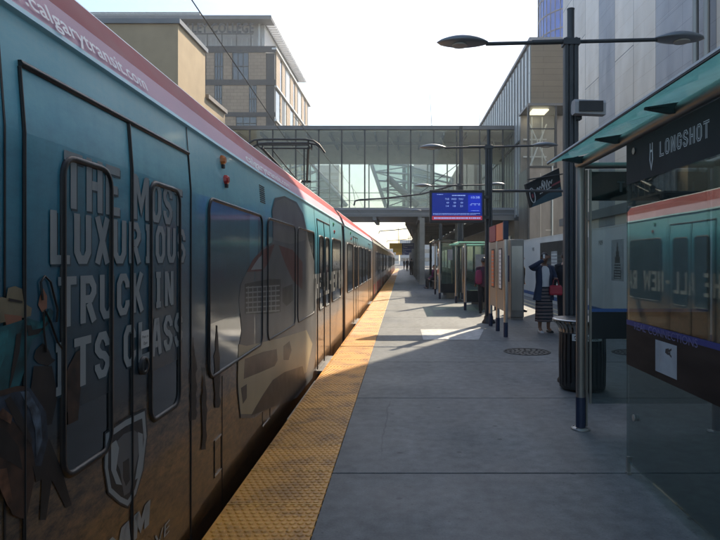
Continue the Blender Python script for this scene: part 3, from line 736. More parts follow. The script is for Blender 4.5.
for pts in ([(42, 310), (48, 322), (55, 342), (62, 352)], [(40, 300), (38, 282), (42, 276), (48, 282), (55, 310), (54, 322)], [(41, 312), (41, 330), (44, 352)]):
    q = [TP(*p) for p in pts]; A.tube([sfn(.009)(y, z) for y, z in q], .0035, 5, 4)
A.build('printed_riders', ['print_teal', 'print_jean', 'print_horse', 'print_hat', 'print_dark', 'print_skin', 'print_teal_lit', 'print_jean_lit', 'print_saddle'], car)
# far riders between door and first window
for cx_, top, w_ in ((192, 342, 7), (216, 330, 6), (203, 372, 5)):
    A = MB(); q_ = random.Random(int(cx_)); right = [(cx_+w_*(.08+.5*min(1, k/4))*q_.uniform(.5, 1.25), top+k*6.5+q_.uniform(-1, 1)) for k in range(13)]; left = [(cx_-w_*(.08+.5*min(1, k/5))*q_.uniform(.4, 1.2), top+k*6.5+q_.uniform(-1, 1)) for k in range(13)]
    art([(cx_-.5, top-5), (cx_+.6, top-4)]+right+left[::-1], .0035, 4)
    A.build('printed_riders', ['print_teal', 'print_jean', 'print_horse', 'print_hat', 'print_dark', 'print_skin', 'print_teal_lit', 'print_jean_lit', 'print_saddle'], car)
# shield emblem
A = MB()
sh = [(104, 434), (124, 420), (143, 411), (145, 436), (141, 470), (134, 494), (126, 506), (118, 502), (107, 492), (103, 468)]
def shr(k): cx_ = sum(p[0] for p in sh)/10; cy_ = sum(p[1] for p in sh)/10; return [(cx_+(p[0]-cx_)*k, cy_+(p[1]-cy_)*k) for p in sh]
def artA(pts, e, m): decal(A, [TP(*p) for p in pts], .0058+(e-.006)*.25, m, .0002)
artA(shr(1.06), .011, 3); artA(sh, .0125, 0); artA(shr(.86), .014, 1)
artA([(112, 444), (122, 434), (132, 430), (140, 436), (137, 452), (133, 470), (128, 492), (122, 496), (118, 470), (114, 462)], .0155, 2)
artA([(109, 444), (114, 440), (117, 448), (114, 470), (120, 485), (114, 484), (109, 470)], .0168, 0)
artA([(136, 432), (141, 434), (141, 462), (136, 478), (133, 480), (137, 456)], .0168, 0)
artA([(121, 462), (127, 458), (128, 480), (124, 486), (121, 478)], .0168, 1)
def ramfn(y0, zz): return lambda u, v: sfn(.0065)(y0+u+v*.15, zz+v)
stroke_text(A, 'RAM', lambda u, v, k: ramfn(TY(97), .355)(u, v), TY(147)-TY(97), .11, .115, .10, 0)
A.build('printed_emblem', ['letters', 'truck_dark', 'truck_grey', 'truck_dark'], car); A = MB()
put_text(A, 'RESERVE', ramfn(TY(106), .205), TY(168)-TY(106), .062, 0, bold=.0)
A.build('printed_lettering', 'letters', car)
# pickup truck picture across the windows
A = MB()
artA([(241, 330), (238, 300), (240, 284), (246, 272), (252, 260), (262, 248), (272, 242), (272, 210), (276, 198), (286, 196), (298, 202), (304, 214), (308, 240), (314, 262), (316, 300), (316, 352), (312, 378), (296, 398), (272, 404), (254, 418), (240, 418), (237, 390), (238, 350)], .0062, 0)
artA([(273, 240), (273, 212), (277, 201), (286, 198), (297, 204), (302, 216), (305, 240), (290, 244)], .0074, 4)     # windscreen
artA([(246, 272), (252, 260), (262, 250), (274, 244), (268, 262), (262, 271)], .0074, 2)
artA([(278, 245), (292, 250), (302, 262), (302, 290), (292, 280), (284, 262)], .0074, 2)
artA([(250, 270), (258, 258), (262, 254), (262, 269)], .0086, 5); artA([(272, 268), (278, 252), (283, 262), (284, 271)], .0086, 0)
artA([(244, 284), (268, 279), (280, 279), (280, 312), (268, 314), (244, 314)], .0074, 1)                       # grille
for k in range(6):
    yy = 287+k*5; artA([(245, yy), (279, yy-2.2), (279, yy-.9), (245, yy+1.5)], .0086, 5)
for k in range(7):
    xx = 247+k*4.6; artA([(xx, 286), (xx+.8, 286), (xx+.8, 312), (xx, 312)], .0092, 5)
artA([(282, 288), (292, 284), (293, 300), (286, 306), (282, 302)], .0086, 1)                                       # headlight
artA([(238, 344), (246, 346), (280, 338), (306, 330), (312, 344), (306, 372), (292, 384), (270, 388), (252, 414), (240, 414), (237, 380)], .0074, 3)   # bumper
artA([(244, 359), (262, 352), (276, 349), (277, 360), (274, 366), (258, 373), (243, 379)], .0086, 1)
artA([(283, 346), (289, 341), (291, 350), (288, 360), (283, 360)], .0086, 1)
artA([(240, 388), (246, 384), (246, 398), (242, 404)], .0086, 1)
artA([(250, 416), (262, 395), (272, 380), (284, 372), (302, 366), (306, 382), (292, 400), (270, 408)], .0086, 1)
A.build('printed_truck', ['truck_grey', 'truck_dark', 'truck_red', 'truck_tan', 'truck_cab', 'truck_line'], car)
# logo on the far half
b = MB(); put_text(b, 'C', lambda u, v: sfn(.004, False)(14.2+u, 2.10+v), None, .13, 0, bold=.02); put_text(b, 'train', lambda u, v: sfn(.004, False)(14.45+u, 2.12+v), None, .10, 0, bold=.01)
b.build('logo', 'blue_film', car)
# pantograph
pb = MB()
for y in (12.7, 13.1):
    pb.tube([(-3.40, y, 3.98), (-3.33, y, 4.10), (-3.2, y, 4.17), (-3.0, y, 4.19), (-2.1, y, 4.19), (-1.92, y, 4.16), (-1.8, y, 4.08), (-1.72, y, 3.97)], .022, 8)
pb.tube([(-3.12, 12.7, 4.07), (-2.02, 12.7, 4.07)], .018, 6); pb.tube([(-3.12, 13.1, 4.07), (-2.02, 13.1, 4.07)], .016, 6)
for x in (-3.12, -2.02): pb.tube([(x, 12.66, 4.17), (x, 12.66, 4.05), (x, 13.14, 4.05), (x, 13.14, 4.17)], .018, 6)
pb.build('pantograph_head', 'blackmat', car)
pb = MB()
pb.tube([(-3.08, 12.9, 4.04), (-2.62, 14.2, 3.48)], .028, 8); pb.tube([(-2.06, 12.9, 4.04), (-2.30, 14.2, 3.48)], .028, 8)
pb.tube([(-2.85, 12.9, 4.0), (-2.52, 14.2, 3.5)], .014, 6)
pb.tube([(-2.72, 14.2, 3.48), (-2.2, 14.2, 3.48)], .03, 8); pb.tube([(-2.46, 14.2, 3.48), (-2.46, 12.8, 2.98)], .045, 8); pb.tube([(-2.3, 14.2, 3.40), (-2.3, 12.9, 2.95)], .014, 6)
pb.tube([(-2.15, 12.9, 4.02), (-2.15, 12.9, 3.2)], .016, 6)
pb.build('pantograph_arm', 'blackmat', car)
pb = MB(); pb.box(-3.0, -2.1, 12.3, 14.0, 2.98, 3.03)
for x in (-2.95, -2.15):
    for y in (12.4, 13.9): pb.lathe(x, y, [(.04, 2.74), (.07, 2.80), (.04, 2.84), (.07, 2.88), (.04, 2.92), (.05, 2.98)], 10)
pb.lathe(-2.15, 12.9, [(.05, 3.03), (.08, 3.08), (.05, 3.12), (.08, 3.17), (.05, 3.22)], 10)
pb.build('pantograph_base', 'blackmat', car)

# ---- following cars, older livery
def plain_car(yc):
    root = empty('light_rail_car', (CX, yc, -.8), 'second light rail car, dull brown sides and red skirt, coupled behind the teal one', 'train', 'plain light rail cars behind the wrapped one')
    o = yc-12.5
    for y0, y1 in ((.35, 12.22), (12.78, 24.65)):
        bd, rf = car_body(root, o+y0, o+y1, False, ['body_white'], 2)
        rf.build('roof_edge', ['body_white', 'body_white', 'dull_red', 'grey_wall', 'roof_grey'], root)
        b = MB(); decal(b, [(o+y0+.05, .05), (o+y1-.05, .05), (o+y1-.05, .5), (o+y0+.05, .5)], .001, 0, .003, False); b.build('red_skirt', 'dull_red', root)
    b = MB(); b.box(CX-1.25, CX+1.27, o+12.2, o+12.8, -.6, 2.5); b.build('bellows', 'bellows', root)
    for (a, c) in ((3.5, 4.95), (5.15, 6.6), (6.8, 8.4), (10.6, 11.9), (13.1, 14.4), (16.6, 18.1), (18.3, 19.8), (20.0, 21.5)):
        p = rrect(o+a, o+c, .84, 1.97, .08); b = MB(); decal(b, p, .0015, 0, .003, False); pn = b.build('window', 'dglass', root)
        b = MB(); frame_tube(b, p, .006, .018, False, 5); b.build('window_frame', 'black', pn)
    for (a, c) in ((1.8, 3.3), (8.8, 10.3), (14.7, 16.2), (21.7, 23.2)):
        for (p, q) in ((a, (a+c)/2-.012), ((a+c)/2+.012, c)):
            b = MB(); decal(b, [(o+p, 0), (o+q, 0), (o+q, 2.15), (o+p, 2.15)], .002, 0, .008, False); d = b.build('door', 'body_white', root)
            b = MB(); decal(b, rrect(o+p+.14, o+q-.14, .8, 1.95, .06), .011, 0, .003, False); b.build('window_pane', 'dglass', d)
    for y0, y1 in ((3, 6), (17, 20)): b = MB(); b.bbox(CX-.55, CX+.55, o+y0, o+y1, 2.79, 3.02, .05); b.build('roof_equipment', 'roof_grey', root)
    b = MB(); b.box(CX-1.0, CX+1.0, o+1.5, o+23.5, -.66, -.62)
    for yy in (2.0, 3.8, 11.6, 13.4, 21.2, 23.0):
        for s in (-1, 1):
            b.loft([[(CX+s*.7175+dx, o+yy+.33*math.cos(2*PI*j/16), -.47+.33*math.sin(2*PI*j/16)) for j in range(16)] for dx in (-.06, .06)], 0)
    b.build('bogie', 'wheel', root)
    b = MB(); b.box(CX-.9, CX+.9, o+.30, o+.349, 1.0, 2.2); b.box(CX-.9, CX+.9, o+24.651, o+24.70, 1.0, 2.2); b.build('windscreen', 'dglass', root)
    b = MB(); b.box(CX-.15, CX+.15, o-.05, o+.34, -.35, -.15); b.build('coupler', 'wheel', root)
    return root
c2 = plain_car(12.5+25.1)
for k, lb in ((2, 'third light rail car, dull brown with dark windows, beyond the footbridge'), (3, 'rearmost light rail car at the far end of the platform')):
    place_copy(c2, (CX, 12.5+25.1*k, -.8), lb)
# ---- overhead line
b = MB()
b.tube([(-1.2, -8, 4.28), (-2.13, 5.9, 4.22), (-2.55, 12.9, 4.225), (-2.45, 30, 4.36), (-2.75, 60, 4.4), (-2.4, 95, 4.4), (-2.57, 240, 4.4)], .007, 5)
tag(b.build('contact_wire', 'blackmat'), 'thin contact wire running above the train down to the pantograph', 'overhead wire')
b = MB(); pts = []
for k in range(40):
    y = 14+k*6; ph = ((y-30) % 32)/32; pts.append((-2.57, y, 5.45-.45*(4*ph*(1-ph))))
b.tube(pts, .008, 5)
tag(b.build('messenger_wire', 'blackmat'), 'sagging carrying wire above the contact wire over the far cars', 'overhead wire')
def ocs(y, px=3.02, label='', arm=True):
    r = empty('overhead_line_pole', (px, y, 0), label, 'line pole', 'overhead line poles along the platform')
    b = MB(); b.tube([(px, y, 0), (px, y, 8.4)], [.13, .10], 12); b.lathe(px, y, [(.25, 0), (.25, .03), (.14, .05)], 12); b.build('pole', 'post', r)
    b = MB(); b.tube([(px, y, 5.5), (1.0, y, 4.95), (-1.0, y, 4.72), (-2.15, y, 4.66), (-2.40, y, 4.6), (-2.45, y, 4.37)], .045, 8)
    b.tube([(px, y, 6.6), (.9, y, 4.98)], .018, 6); b.tube([(px, y, 4.72), (2.0, y, 5.2)], .03, 6); b.tube([(-2.57, y, 5.45), (-2.4, y, 4.66)], .012, 5)
    b.build('bracket_arm', 'post', r)
    return r
o1 = ocs(30, 3.02, 'charcoal overhead line pole with a long curved arm crossing in front of the footbridge')
place_copy(o1, (3.02, 62, 0), 'overhead line pole beyond the footbridge, behind the pale column row')
place_copy(o1, (3.02, 94, 0), 'farthest overhead line pole near the platform end')

# ============================================================ FOOTBRIDGE
r = empty('footbridge', (-5, 43, 0), 'enclosed glass footbridge crossing over the tracks and platform between the buildings', 'footbridge')
YF, YB = 40.0, 46.0; BX0, BX1 = -24.0, 8.6
b = MB(); b.box(BX0, BX1, YF, YB, 4.53, 5.0, 0); b.box(BX0, BX1, YF-.06, YF+.10, 4.98, 5.14, 1); b.box(BX0, BX1, YB-.10, YB+.06, 4.98, 5.14, 1)
b.box(BX0, BX1, YF-.03, YF-.002, 4.70, 4.74, 1)
for k in range(11): b.box(BX0+.3+k*3.1, BX0+.55+k*3.1, YF+.05, YB-.05, 4.30, 4.528, 0)
b.box(BX0+.02, BX1-.02, YF+.12, YB-.12, 5.002, 5.03, 2); b.build('deck', ['bridge_grey', 'grey_wall', 'paper'], r)  # pale floor slab added to bounce light up to the ceiling
b = MB(); b.box(BX0, BX1, YF-.1, YB+.1, 10.46, 10.72, 0); b.box(BX0+.01, BX1-.01, YF+.15, YB-.15, 10.36, 10.455, 2)
for k in range(21): b.box(BX0+.2+k*1.565, BX0+.3+k*1.565, YF+.2, YB-.2, 10.1, 10.355, 1)
b.box(BX0, BX1, YB-.5, YB-.12, 9.05, 10.354, 2); b.box(BX0, BX1, YF+2.2, YF+2.4, 9.9, 10.09, 1)
b.build('roof', ['bridge_grey', 'grey_wall', 'soffit'], r)
b = MB(); b.box(BX0, BX1, YF+.02, YF+.05, 5.14, 10.46); b.build('front_glazing', 'bridge_glass', r)
b = MB(); b.box(BX0, BX1, YB-.05, YB-.02, 5.14, 9.05); b.build('rear_glazing', 'bridge_glass', r)
b = MB(); k = 0
x = (226.5-VX)*YF/F-1.565*10
while x < BX1:
    if x > BX0: b.box(x-.045, x+.045, YF-.05, YF+.018, 5.14, 10.459)
    x += 1.567
b.build('front_mullions', 'mullion', r)
b = MB(); x = (330-VX)*YB/F-1.53*12
while x < BX1:
    if x > BX0: b.box(x-.05, x+.05, YB-.16, YB-.052, 5.14, 9.05)
    x += 1.53
b.build('rear_mullions', 'pale_metal', r)
b = MB()
for y in (YF+.35, YB-.35): b.tube([(BX0, y, 6.2), (BX1, y, 6.2)], .025, 6)
b.build('handrail', 'steel', r)
# pendant brackets below the ceiling
b = MB()
for k in range(9):
    x = BX0+1.5+k*3.6; b.tube([(x, YF+1, 10.1), (x+.6, YF+3, 9.55), (x+1.6, YF+5, 9.5)], .05, 6)
b.build('ceiling_brace', 'soffit', r)
for (x, lb) in ((-14.5, 'pale round footbridge column on the far side of the tracks'), (4.2, 'pale round footbridge column among the shelters')):
    b = MB(); b.lathe(x, 43, [(.34, -.94 if x < -1 else 0), (.34, 4.52)], 20); tag(b.build('bridge_column', 'rust'), lb, 'column', 'round columns under the footbridge')
for px_, y0_, y1_, lb in ((432, 80, 126, 'taller thin antenna mast rising behind the footbridge roof'), (480, 106, 126, 'shorter thin antenna mast at the right of the footbridge roof')):
    b = MB(); p0 = P3(px_, y1_+4, 47); p1 = P3(px_-(3 if px_ == 432 else 0), y0_, 47); b.tube([p0, p1], [.03, .012], 5)
    b.box(p0[0]-.15, p0[0]+.15, 46.9, 47.1, 4.6, p0[2]); tag(b.build('antenna_mast', 'greyink'), lb, 'mast', 'masts on the footbridge')

# steel trusses of the glazed atrium behind the bridge
def truss(poly, Y, name, label, n=7, depth=.9):
    """poly: four pixel corners a,b,c,d (a-b one chord, d-c the other)"""
    r = empty(name, P3(poly[0][0], poly[0][1], Y), label, 'truss')
    a, b_, c_, d = poly
    t = MB(); L = lambda p, q, k: (p[0]+(q[0]-p[0])*k, p[1]+(q[1]-p[1])*k)
    for yy in (Y, Y+depth):
        t.tube([P3(*a, yy), P3(*b_, yy)], .17, 8); t.tube([P3(*d, yy), P3(*c_, yy)], .17, 8)
        for k in range(n+1):
            p = L(a, b_, k/n); q = L(d, c_, k/n); t.tube([P3(*p, yy), P3(*q, yy)], .10, 6)
            if k < n:
                q2 = L(d, c_, (k+1)/n); p2 = L(a, b_, (k+1)/n); t.tube([P3(*(p if k % 2 else p2), yy), P3(*(q2 if k % 2 else q), yy)], .06, 6)
    t.build('lattice', 'pale_metal', r)
    g_ = MB(); g_.add([P3(*a, Y+depth/2), P3(*b_, Y+depth/2), P3(*c_, Y+depth/2), P3(*d, Y+depth/2), P3(*a, Y+depth/2+.03), P3(*b_, Y+depth/2+.03), P3(*c_, Y+depth/2+.03), P3(*d, Y+depth/2+.03)],
                      [(0, 1, 2, 3), (7, 6, 5, 4), (0, 4, 5, 1), (1, 5, 6, 2), (2, 6, 7, 3), (3, 7, 4, 0)]); g_.build('glazing', 'pane', r)
truss([(296, 145), (347, 206), (300, 206), (262, 160)], 52, 'stair_truss', 'sloping pale lattice truss seen through the left half of the footbridge')
truss([(371, 163), (386, 207), (408, 207), (412, 166)], 54, 'atrium_truss', 'steep pale lattice frame seen through the middle of the footbridge', 5)
truss([(404, 165), (404, 206), (452, 206), (452, 178)], 58, 'atrium_truss', 'wide pale lattice frame seen through the footbridge above the blue screen', 5)
b = MB(); b.tube([P3(388, 178, 53), P3(418, 206, 53)], .3, 8); tag(b.build('escalator_tube', 'bridge_grey'), 'grey slanting tube in front of the lattice frames behind the footbridge', 'tube')

# ============================================================ BUILDINGS
def windows_grid(root, mats, rects, fn, frame=None):
    pass
# -- college
Yc = 78.0
def cz(py): return H+(VY-py)*Yc/F
def cxx(px): return (px-VX)*Yc/F
r = empty('college_building', (cxx(200), Yc+14, -.95), 'tan panelled college building with dark window bands, roof sign and white sunshade', 'building')
xr = cxx(274.5)
b = MB(); b.box(cxx(40), xr, Yc, Yc+29, -.95, cz(53), 0); 
b.build('wall', 'college_dark', r)
# tan panels on the front: (x0,x1) per storey
fr = [(205, 206.5), (214, 223), (232, 233)]
for (za, zb), panels in (((53, 80), [(193, 205.5), (206.5, 214.5), (223.5, 232), (249, 266)]), ((85.5, 112.5), [(193, 201), (206, 214.5), (222.5, 249), (257, 266)]), ((117, 160), [(193, 210), (214, 236), (257, 266)])):
    for (a, c) in panels:
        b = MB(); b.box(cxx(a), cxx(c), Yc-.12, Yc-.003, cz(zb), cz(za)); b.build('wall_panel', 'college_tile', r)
for (za, zb), ws in (((53, 80), [(215, 223), (233, 248.5)]), ((85.5, 112.5), [(214.8, 222), (249.3, 256.5)]), ((117, 130), [(236.5, 256.5)])):
    for (a, c) in ws:
        b = MB(); b.box(cxx(a), cxx(c), Yc-.06, Yc-.004, cz(zb), cz(za)); w = b.build('window', 'bglass', r)
        b = MB(); n = 3
        for k in range(n+1):
            x = cxx(a)+(cxx(c)-cxx(a))*k/n; b.box(x-.05, x+.05, Yc-.10, Yc-.062, cz(zb), cz(za))
        b.box(cxx(a), cxx(c), Yc-.14, Yc-.102, (cz(za)+cz(zb))/2-.05, (cz(za)+cz(zb))/2+.05); b.build('window_frame', 'mullion', w)
b = MB()
for za, zb in ((46.5, 53), (80, 85.5), (112.5, 117)): b.box(cxx(40), xr+.2, Yc-.2, Yc-.125, cz(zb), cz(za))
b.build('spandrel_band', 'college_dark', r)
# right side: alternating panels, three storeys
for si, (za, zb) in enumerate(((50, 84), (88, 118), (122, 165))):
    y = Yc+.6; k = 0
    while y < Yc+28:
        wdt = [2.6, 1.2, 2.2, 1.0, 2.9][k % 5]; m_ = ['college_tile_lit_side', 'bglass', 'college_tile_lit_side', 'college_dark', 'lglass'][(k+si) % 5]
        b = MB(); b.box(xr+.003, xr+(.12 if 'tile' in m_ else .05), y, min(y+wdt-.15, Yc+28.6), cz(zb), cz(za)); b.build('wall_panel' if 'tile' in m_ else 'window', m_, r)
        y += wdt; k += 1
b = MB()
for z in (cz(86), cz(120)): b.box(xr+.004, xr+.3, Yc, Yc+29, z-.12, z+.12)
b.box(xr-.3, xr+.35, Yc-.25, Yc+29, cz(50), cz(48.3)); b.build('side_band', 'pale_metal', r)
# recessed top storey with the roof sign
zt = cz(20.5)
b = MB(); b.box(cxx(40), cxx(262), Yc+1.5, Yc+27, cz(53), zt); b.build('top_storey', 'body_grey_light', r)
b = MB()
for k in range(40):
    x = cxx(60)+k*.7
    if x < cxx(262): b.box(x-.05, x+.05, Yc+1.40, Yc+1.497, cz(46), cz(34))
b.build('louvre', 'pale_metal', r)
for k in range(12): b = MB(); b.box(xr-2.4, xr-2.2, Yc+1+k*2.2, Yc+1.3+k*2.2, cz(48), zt); b.build('roof_strut', 'pale_metal', r)
b = MB(); b.box(cxx(40), cxx(272), Yc-.6, Yc+1.6, cz(20.8), cz(17)); b.box(cxx(40), cxx(263), Yc+1.6, Yc+27, cz(20.4), cz(18)); b.build('roof', 'bridge_grey', r)
b = MB()
# lattice sunshade along the right side: long rails and cross blades
xo, xi = cxx(272), cxx(262.5)
for k in range(6):
    x = xi+(xo-xi)*k/5; b.box(x-.06, x+.06, Yc-.5, Yc+28, cz(18.6), cz(17.2))
k = 0; y = Yc
while y < Yc+28: b.box(xi, xo, y, y+.22, cz(20.2), cz(18.7)); y += .85
b.build('sunshade', 'white_paint', r)
b = MB(); b.box(cxx(60), cxx(192), Yc+3, Yc+16, cz(17), cz(2.5), 0)
for k in range(9): b.box(cxx(60), cxx(192)+.12, Yc+2.85, Yc+2.998, cz(16-k*1.55), cz(15.2-k*1.55), 1)
b.build('penthouse', ['grey_wall', 'pale_metal'], r)
b = MB(); put_text(b, 'BOW VALLEY COLLEGE', lambda u, v: (cxx(148)+u, Yc-.35, cz(33.5)+v), cxx(254.5)-cxx(148), cz(24.3)-cz(33.5), 0, bold=.035, spacing=1.08)
b.box(cxx(148), cxx(254), Yc-.33, Yc-.22, cz(35), cz(34.2))
for k in range(8): b.box(cxx(150+k*14.5)-.05, cxx(150+k*14.5)+.05, Yc-.3, Yc-.21, cz(46.5), cz(34.9))
b.build('roof_sign', 'college_dark', r)
# -- sand coloured hall
r = empty('sand_building', (-16, 33, -.95), 'sand coloured hall with a tall window strip, left of the college', 'building')
b = MB(); b.box(-40, -12.02, 31.5, 35.85, -.95, 14.25, 0); b.build('wall', 'sand', r)
b = MB(); b.box(-40.2, -11.88, 31.38, 36.0, 14.25, 14.5); b.build('coping', 'bridge_grey', r)
b = MB()
for xx in (-17, -22): b.box(xx-.03, xx+.03, 31.46, 31.498, -.9, 14.2)
b.build('wall_joint', 'brownsteel', r)
b = MB(); b.box(-12.015, -11.95, 32.7, 35.7, 4.2, 10.3); w = b.build('window', 'lglass', r)
b = MB()
for k in range(5): y = 32.7+k*.75; b.box(-11.945, -11.86, y-.06, y+.06, 4.2, 10.3)
b.box(-11.945, -11.87, 32.7, 35.7, 10.3, 10.42); b.build('window_frame', 'pale_metal', w)
r = empty('low_sand_building', (-16, 40, -.95), 'lower sand coloured wing with a pale coping next to the footbridge', 'building')
b = MB(); b.box(-30, -12.03, 35.86, 39.9, -.95, 11.5); b.build('wall', 'sand', r)
b = MB(); b.box(-30.1, -11.85, 36.01, 39.88, 11.5, 11.75); b.box(-12.02, -11.9, 36.01, 39.88, 9.2, 9.35); b.build('coping', 'brownsteel', r)
b = MB()
for k in range(4): b.box(-12.025, -11.98, 36.3+k*.95, 37.0+k*.95, 5.4, 8.8)
b.build('window', 'bglass', r)
# -- metal clad building on the right
r = empty('metal_clad_building', (15, 8, 0), 'tall building clad in dished stainless panels behind the white hoarding', 'building')
b = MB(); b.box(5.62, 26, -16, 20.5, -.95, 18); b.build('wall', 'facade', r)
b = MB(); b.box(5.50, 5.615, -16, 20.54, 2.75, 3.0); b.build('ledge', 'bridge_grey', r)
b = MB()
for k, y in enumerate((10.6, 11.0)): b.tube([(5.5, y, 2.9), (5.5, y, 10.5), (5.45, y-.2, 12), (5.5, y, 17.8)], .06, 8)
b.build('downpipe', 'dsteel', r)
# -- ribbed building with brown end wall
r = empty('ribbed_building', (12, 46, 0), 'long building with vertical metal fins and a brown end wall, right of the footbridge', 'building')
b = MB(); b.box(7.7, 22, 35, 60, -.95, 14.6, 0); b.build('wall', 'bridge_grey', r)
b = MB(); b.box(7.68, 9.6, 34.85, 34.998, 10.2, 14.6); b.build('end_wall', 'sand_end', r)
b = MB(); b.box(7.55, 22, 34.8, 60.1, 14.6, 14.8); b.build('parapet', 'grey_wall', r)
k = 0; y = 35.15
while y < 59.6:
    b = MB(); b.box(7.66, 7.695, y, y+.46, 4.6, 14.45); b.build('glass_strip', 'lglass', r)
    b = MB(); b.box(7.62, 7.695, y+.50, y+.62, 4.4, 14.5); b.build('fin', 'grey_wall', r)
    y += 1.02; k += 1
b = MB(); b.box(7.5, 7.695, 35, 60, 4.1, 4.39); b.box(7.55, 7.695, 35.0, 60, 9.2, 9.3); b.build('string_course', 'mullion', r)
# -- glass stair box in front of it
r = empty('glass_stair_box', (7.9, 34, 0), 'framed glass box with a lit ceiling beside the charcoal lamp post', 'building')
Yg = 32.4; gx0, gx1 = (527.5-VX)*Yg/F, (556.5-VX)*Yg/F; gt = H+(VY-104)*Yg/F; gm = H+(VY-168)*Yg/F
b = MB(); b.box(gx0, gx1+.9, Yg, 34.84, -.01, gm, 0); b.box(gx0+.05, gx1+.9, 34.5, 34.84, gm, gt-.12, 0); b.box(gx0, gx1+.9, Yg-.05, 34.84, gt-.10, gt+.04, 1); b.build('wall', ['soffit_dark' if False else 'dsteel', 'bridge_grey'], r)
b = MB(); b.box(gx0+.12, gx1-.02, Yg+.02, Yg+.05, gm, gt-.10); b.build('glazing', 'bridge_glass', r)
b = MB(); b.box(gx0, gx0+.11, Yg-.06, Yg+.1, 0, gt-.10); b.box(gx1-.1, gx1+.02, Yg-.06, Yg+.1, gm, gt-.10); b.box(gx0+.11, gx1-.1, Yg-.05, Yg+.01, gm, gm+.12); b.box(gx0+.11, gx1-.1, Yg-.04, Yg+.01, gt-1.4, gt-1.34); b.build('frame', 'mullion', r)
b = MB(); b.box(gx0+.4, gx1-.3, Yg+.5, Yg+1.6, gt-.22, gt-.14); b.build('ceiling_light', 'warm_light', r)
b = MB()
b.tube([(gx0+.3, Yg+1.2, gm), (gx1-.2, Yg+1.4, gt-.8)], .05, 6); b.tube([(gx1-.3, Yg+1.2, gm+.6), (gx0+.3, Yg+1.4, gt-.5)], .04, 6)
for z in (gm+.9, gm+1.9): b.box(gx0+.15, gx1-.1, Yg+1.8, Yg+1.9, z, z+.08)
for x in (gx0+.6, gx0+1.2): b.box(x, x+.05, Yg+1.7, Yg+1.78, gm, gt-.3)
b.build('stair_rail', 'pale_metal', r)
b = MB(); xx = (552.5-VX)*(Yg-.1)/F; b.tube([(xx, Yg-.1, 0), (xx, Yg-.1, gm+.1)], .05, 8); b.box(gx0+.7, gx0+.74, Yg-.03, Yg-.002, 2, gm-.3); b.box(gx0+1.0, gx0+1.3, Yg-.03, Yg-.002, 3.2, 3.26); b.build('downpipe', 'steel', r)
# -- blue round tower
r = empty('blue_tower', (40, 118, 0), 'round blue glass office tower rising behind the metal clad building', 'building')
tx = (541.5-VX)*118/F+9
b = MB(); b.lathe(tx, 120, [(9, -.95), (9, 95)], 48, smooth=False); b.build('wall', 'blue_tower', r)
b = MB()
for k in range(26): b.lathe(tx, 120, [(9.05, 3.2+k*3.6), (9.12, 3.25+k*3.6), (9.12, 3.42+k*3.6), (9.05, 3.46+k*3.6)], 48, cap=False)
for j in range(48):
    a = 2*PI*j/48; b.box(tx+9.06*math.cos(a)-.06, tx+9.06*math.cos(a)+.06, 120+9.06*math.sin(a)-.06, 120+9.06*math.sin(a)+.06, 0, 95)
b.build('window_band', 'bridge_grey', r)
# -- distant towers seen through the bridge and at the street end
for (a, c, top, Y, lb) in ((316, 339, 165, 330, 'distant tower coloured hazy pale blue, seen through the footbridge glass, left part'), (414, 433, 163, 300, 'distant tower coloured hazy pale, seen through the footbridge above the screen'), (378, 399, 249, 380, 'low distant block closing the street behind the train'), (400, 440, 240, 260, 'dark mid-rise block at the far end of the street'), (436, 500, 232, 200, 'grey block in the distance behind the shelters')):
    rr = empty('distant_building', P3((a+c)/2, 260, Y), lb, 'building', 'distant buildings'); x0, x1 = (a-VX)*Y/F, (c-VX)*Y/F; zt_ = H+(VY-top)*Y/F
    b = MB(); b.box(x0, x1, Y, Y+25, -.95, zt_); b.build('wall', 'hazed_tower', rr)
    b = MB(); nfl = max(2, int(zt_/3.8))
    for k in range(nfl): b.box(x0+.5, x1-.5, Y-.2, Y-.003, 1+k*3.7, 2.6+k*3.7)
    b.build('window_band', 'bglass', rr)
# -- arcade on the right beyond the hoarding
r = empty('arcade_building', (9, 70, 0), 'dark shopfront wing under the footbridge on the right', 'building')
b = MB(); b.box(6.9, 7.4, 36, 104, -.95, 4.0, 0); b.box(7.4, 20, 60.2, 104, -.95, 14, 0); b.build('wall', 'brownsteel', r)
for k in range(10):
    b = MB(); b.box(6.82, 6.895, 37+k*6.5, 41.8+k*6.5, .4, 3.1); b.build('shop_window', 'bglass', r)
b = MB(); b.box(4.8, 6.88, 36, 104, 4.02, 4.3); b.build('awning', 'bridge_grey', r)
# platform canopy and its columns beyond the bridge
r = empty('platform_canopy', (3, 70, 0), 'wedge shaped platform roof beyond the footbridge', 'canopy')
b = MB(); b.prism([(.25, 46.4), (4.7, 46.4), (4.7, 104), (2.4, 104)], lambda a, c, k: (a, c, 4.35+k), .35); b.build('roof', 'brownsteel', r)
for k in range(12): b = MB(); b.box(.75+k*.15, 4.6, 48+k*4.5, 48.2+k*4.5, 4.12, 4.345); b.build('joist', 'bridge_grey', r)
for k in range(11):
    y = 37.8+k*5.6; x = 1.32 if k else 1.3
    b = MB(); b.box(x-.16, x+.16, y-.16, y+.16, 0, 4.11 if k > 1 else 4.29); b.box(x-.2, x+.2, y-.2, y+.2, 0, .35)
    tag(b.build('canopy_column', 'rust'), 'pale square column nearest the camera under the footbridge' if k == 0 else 'square column in the receding row under the platform roof', 'column', 'columns in a row under the platform roof' if k else None)

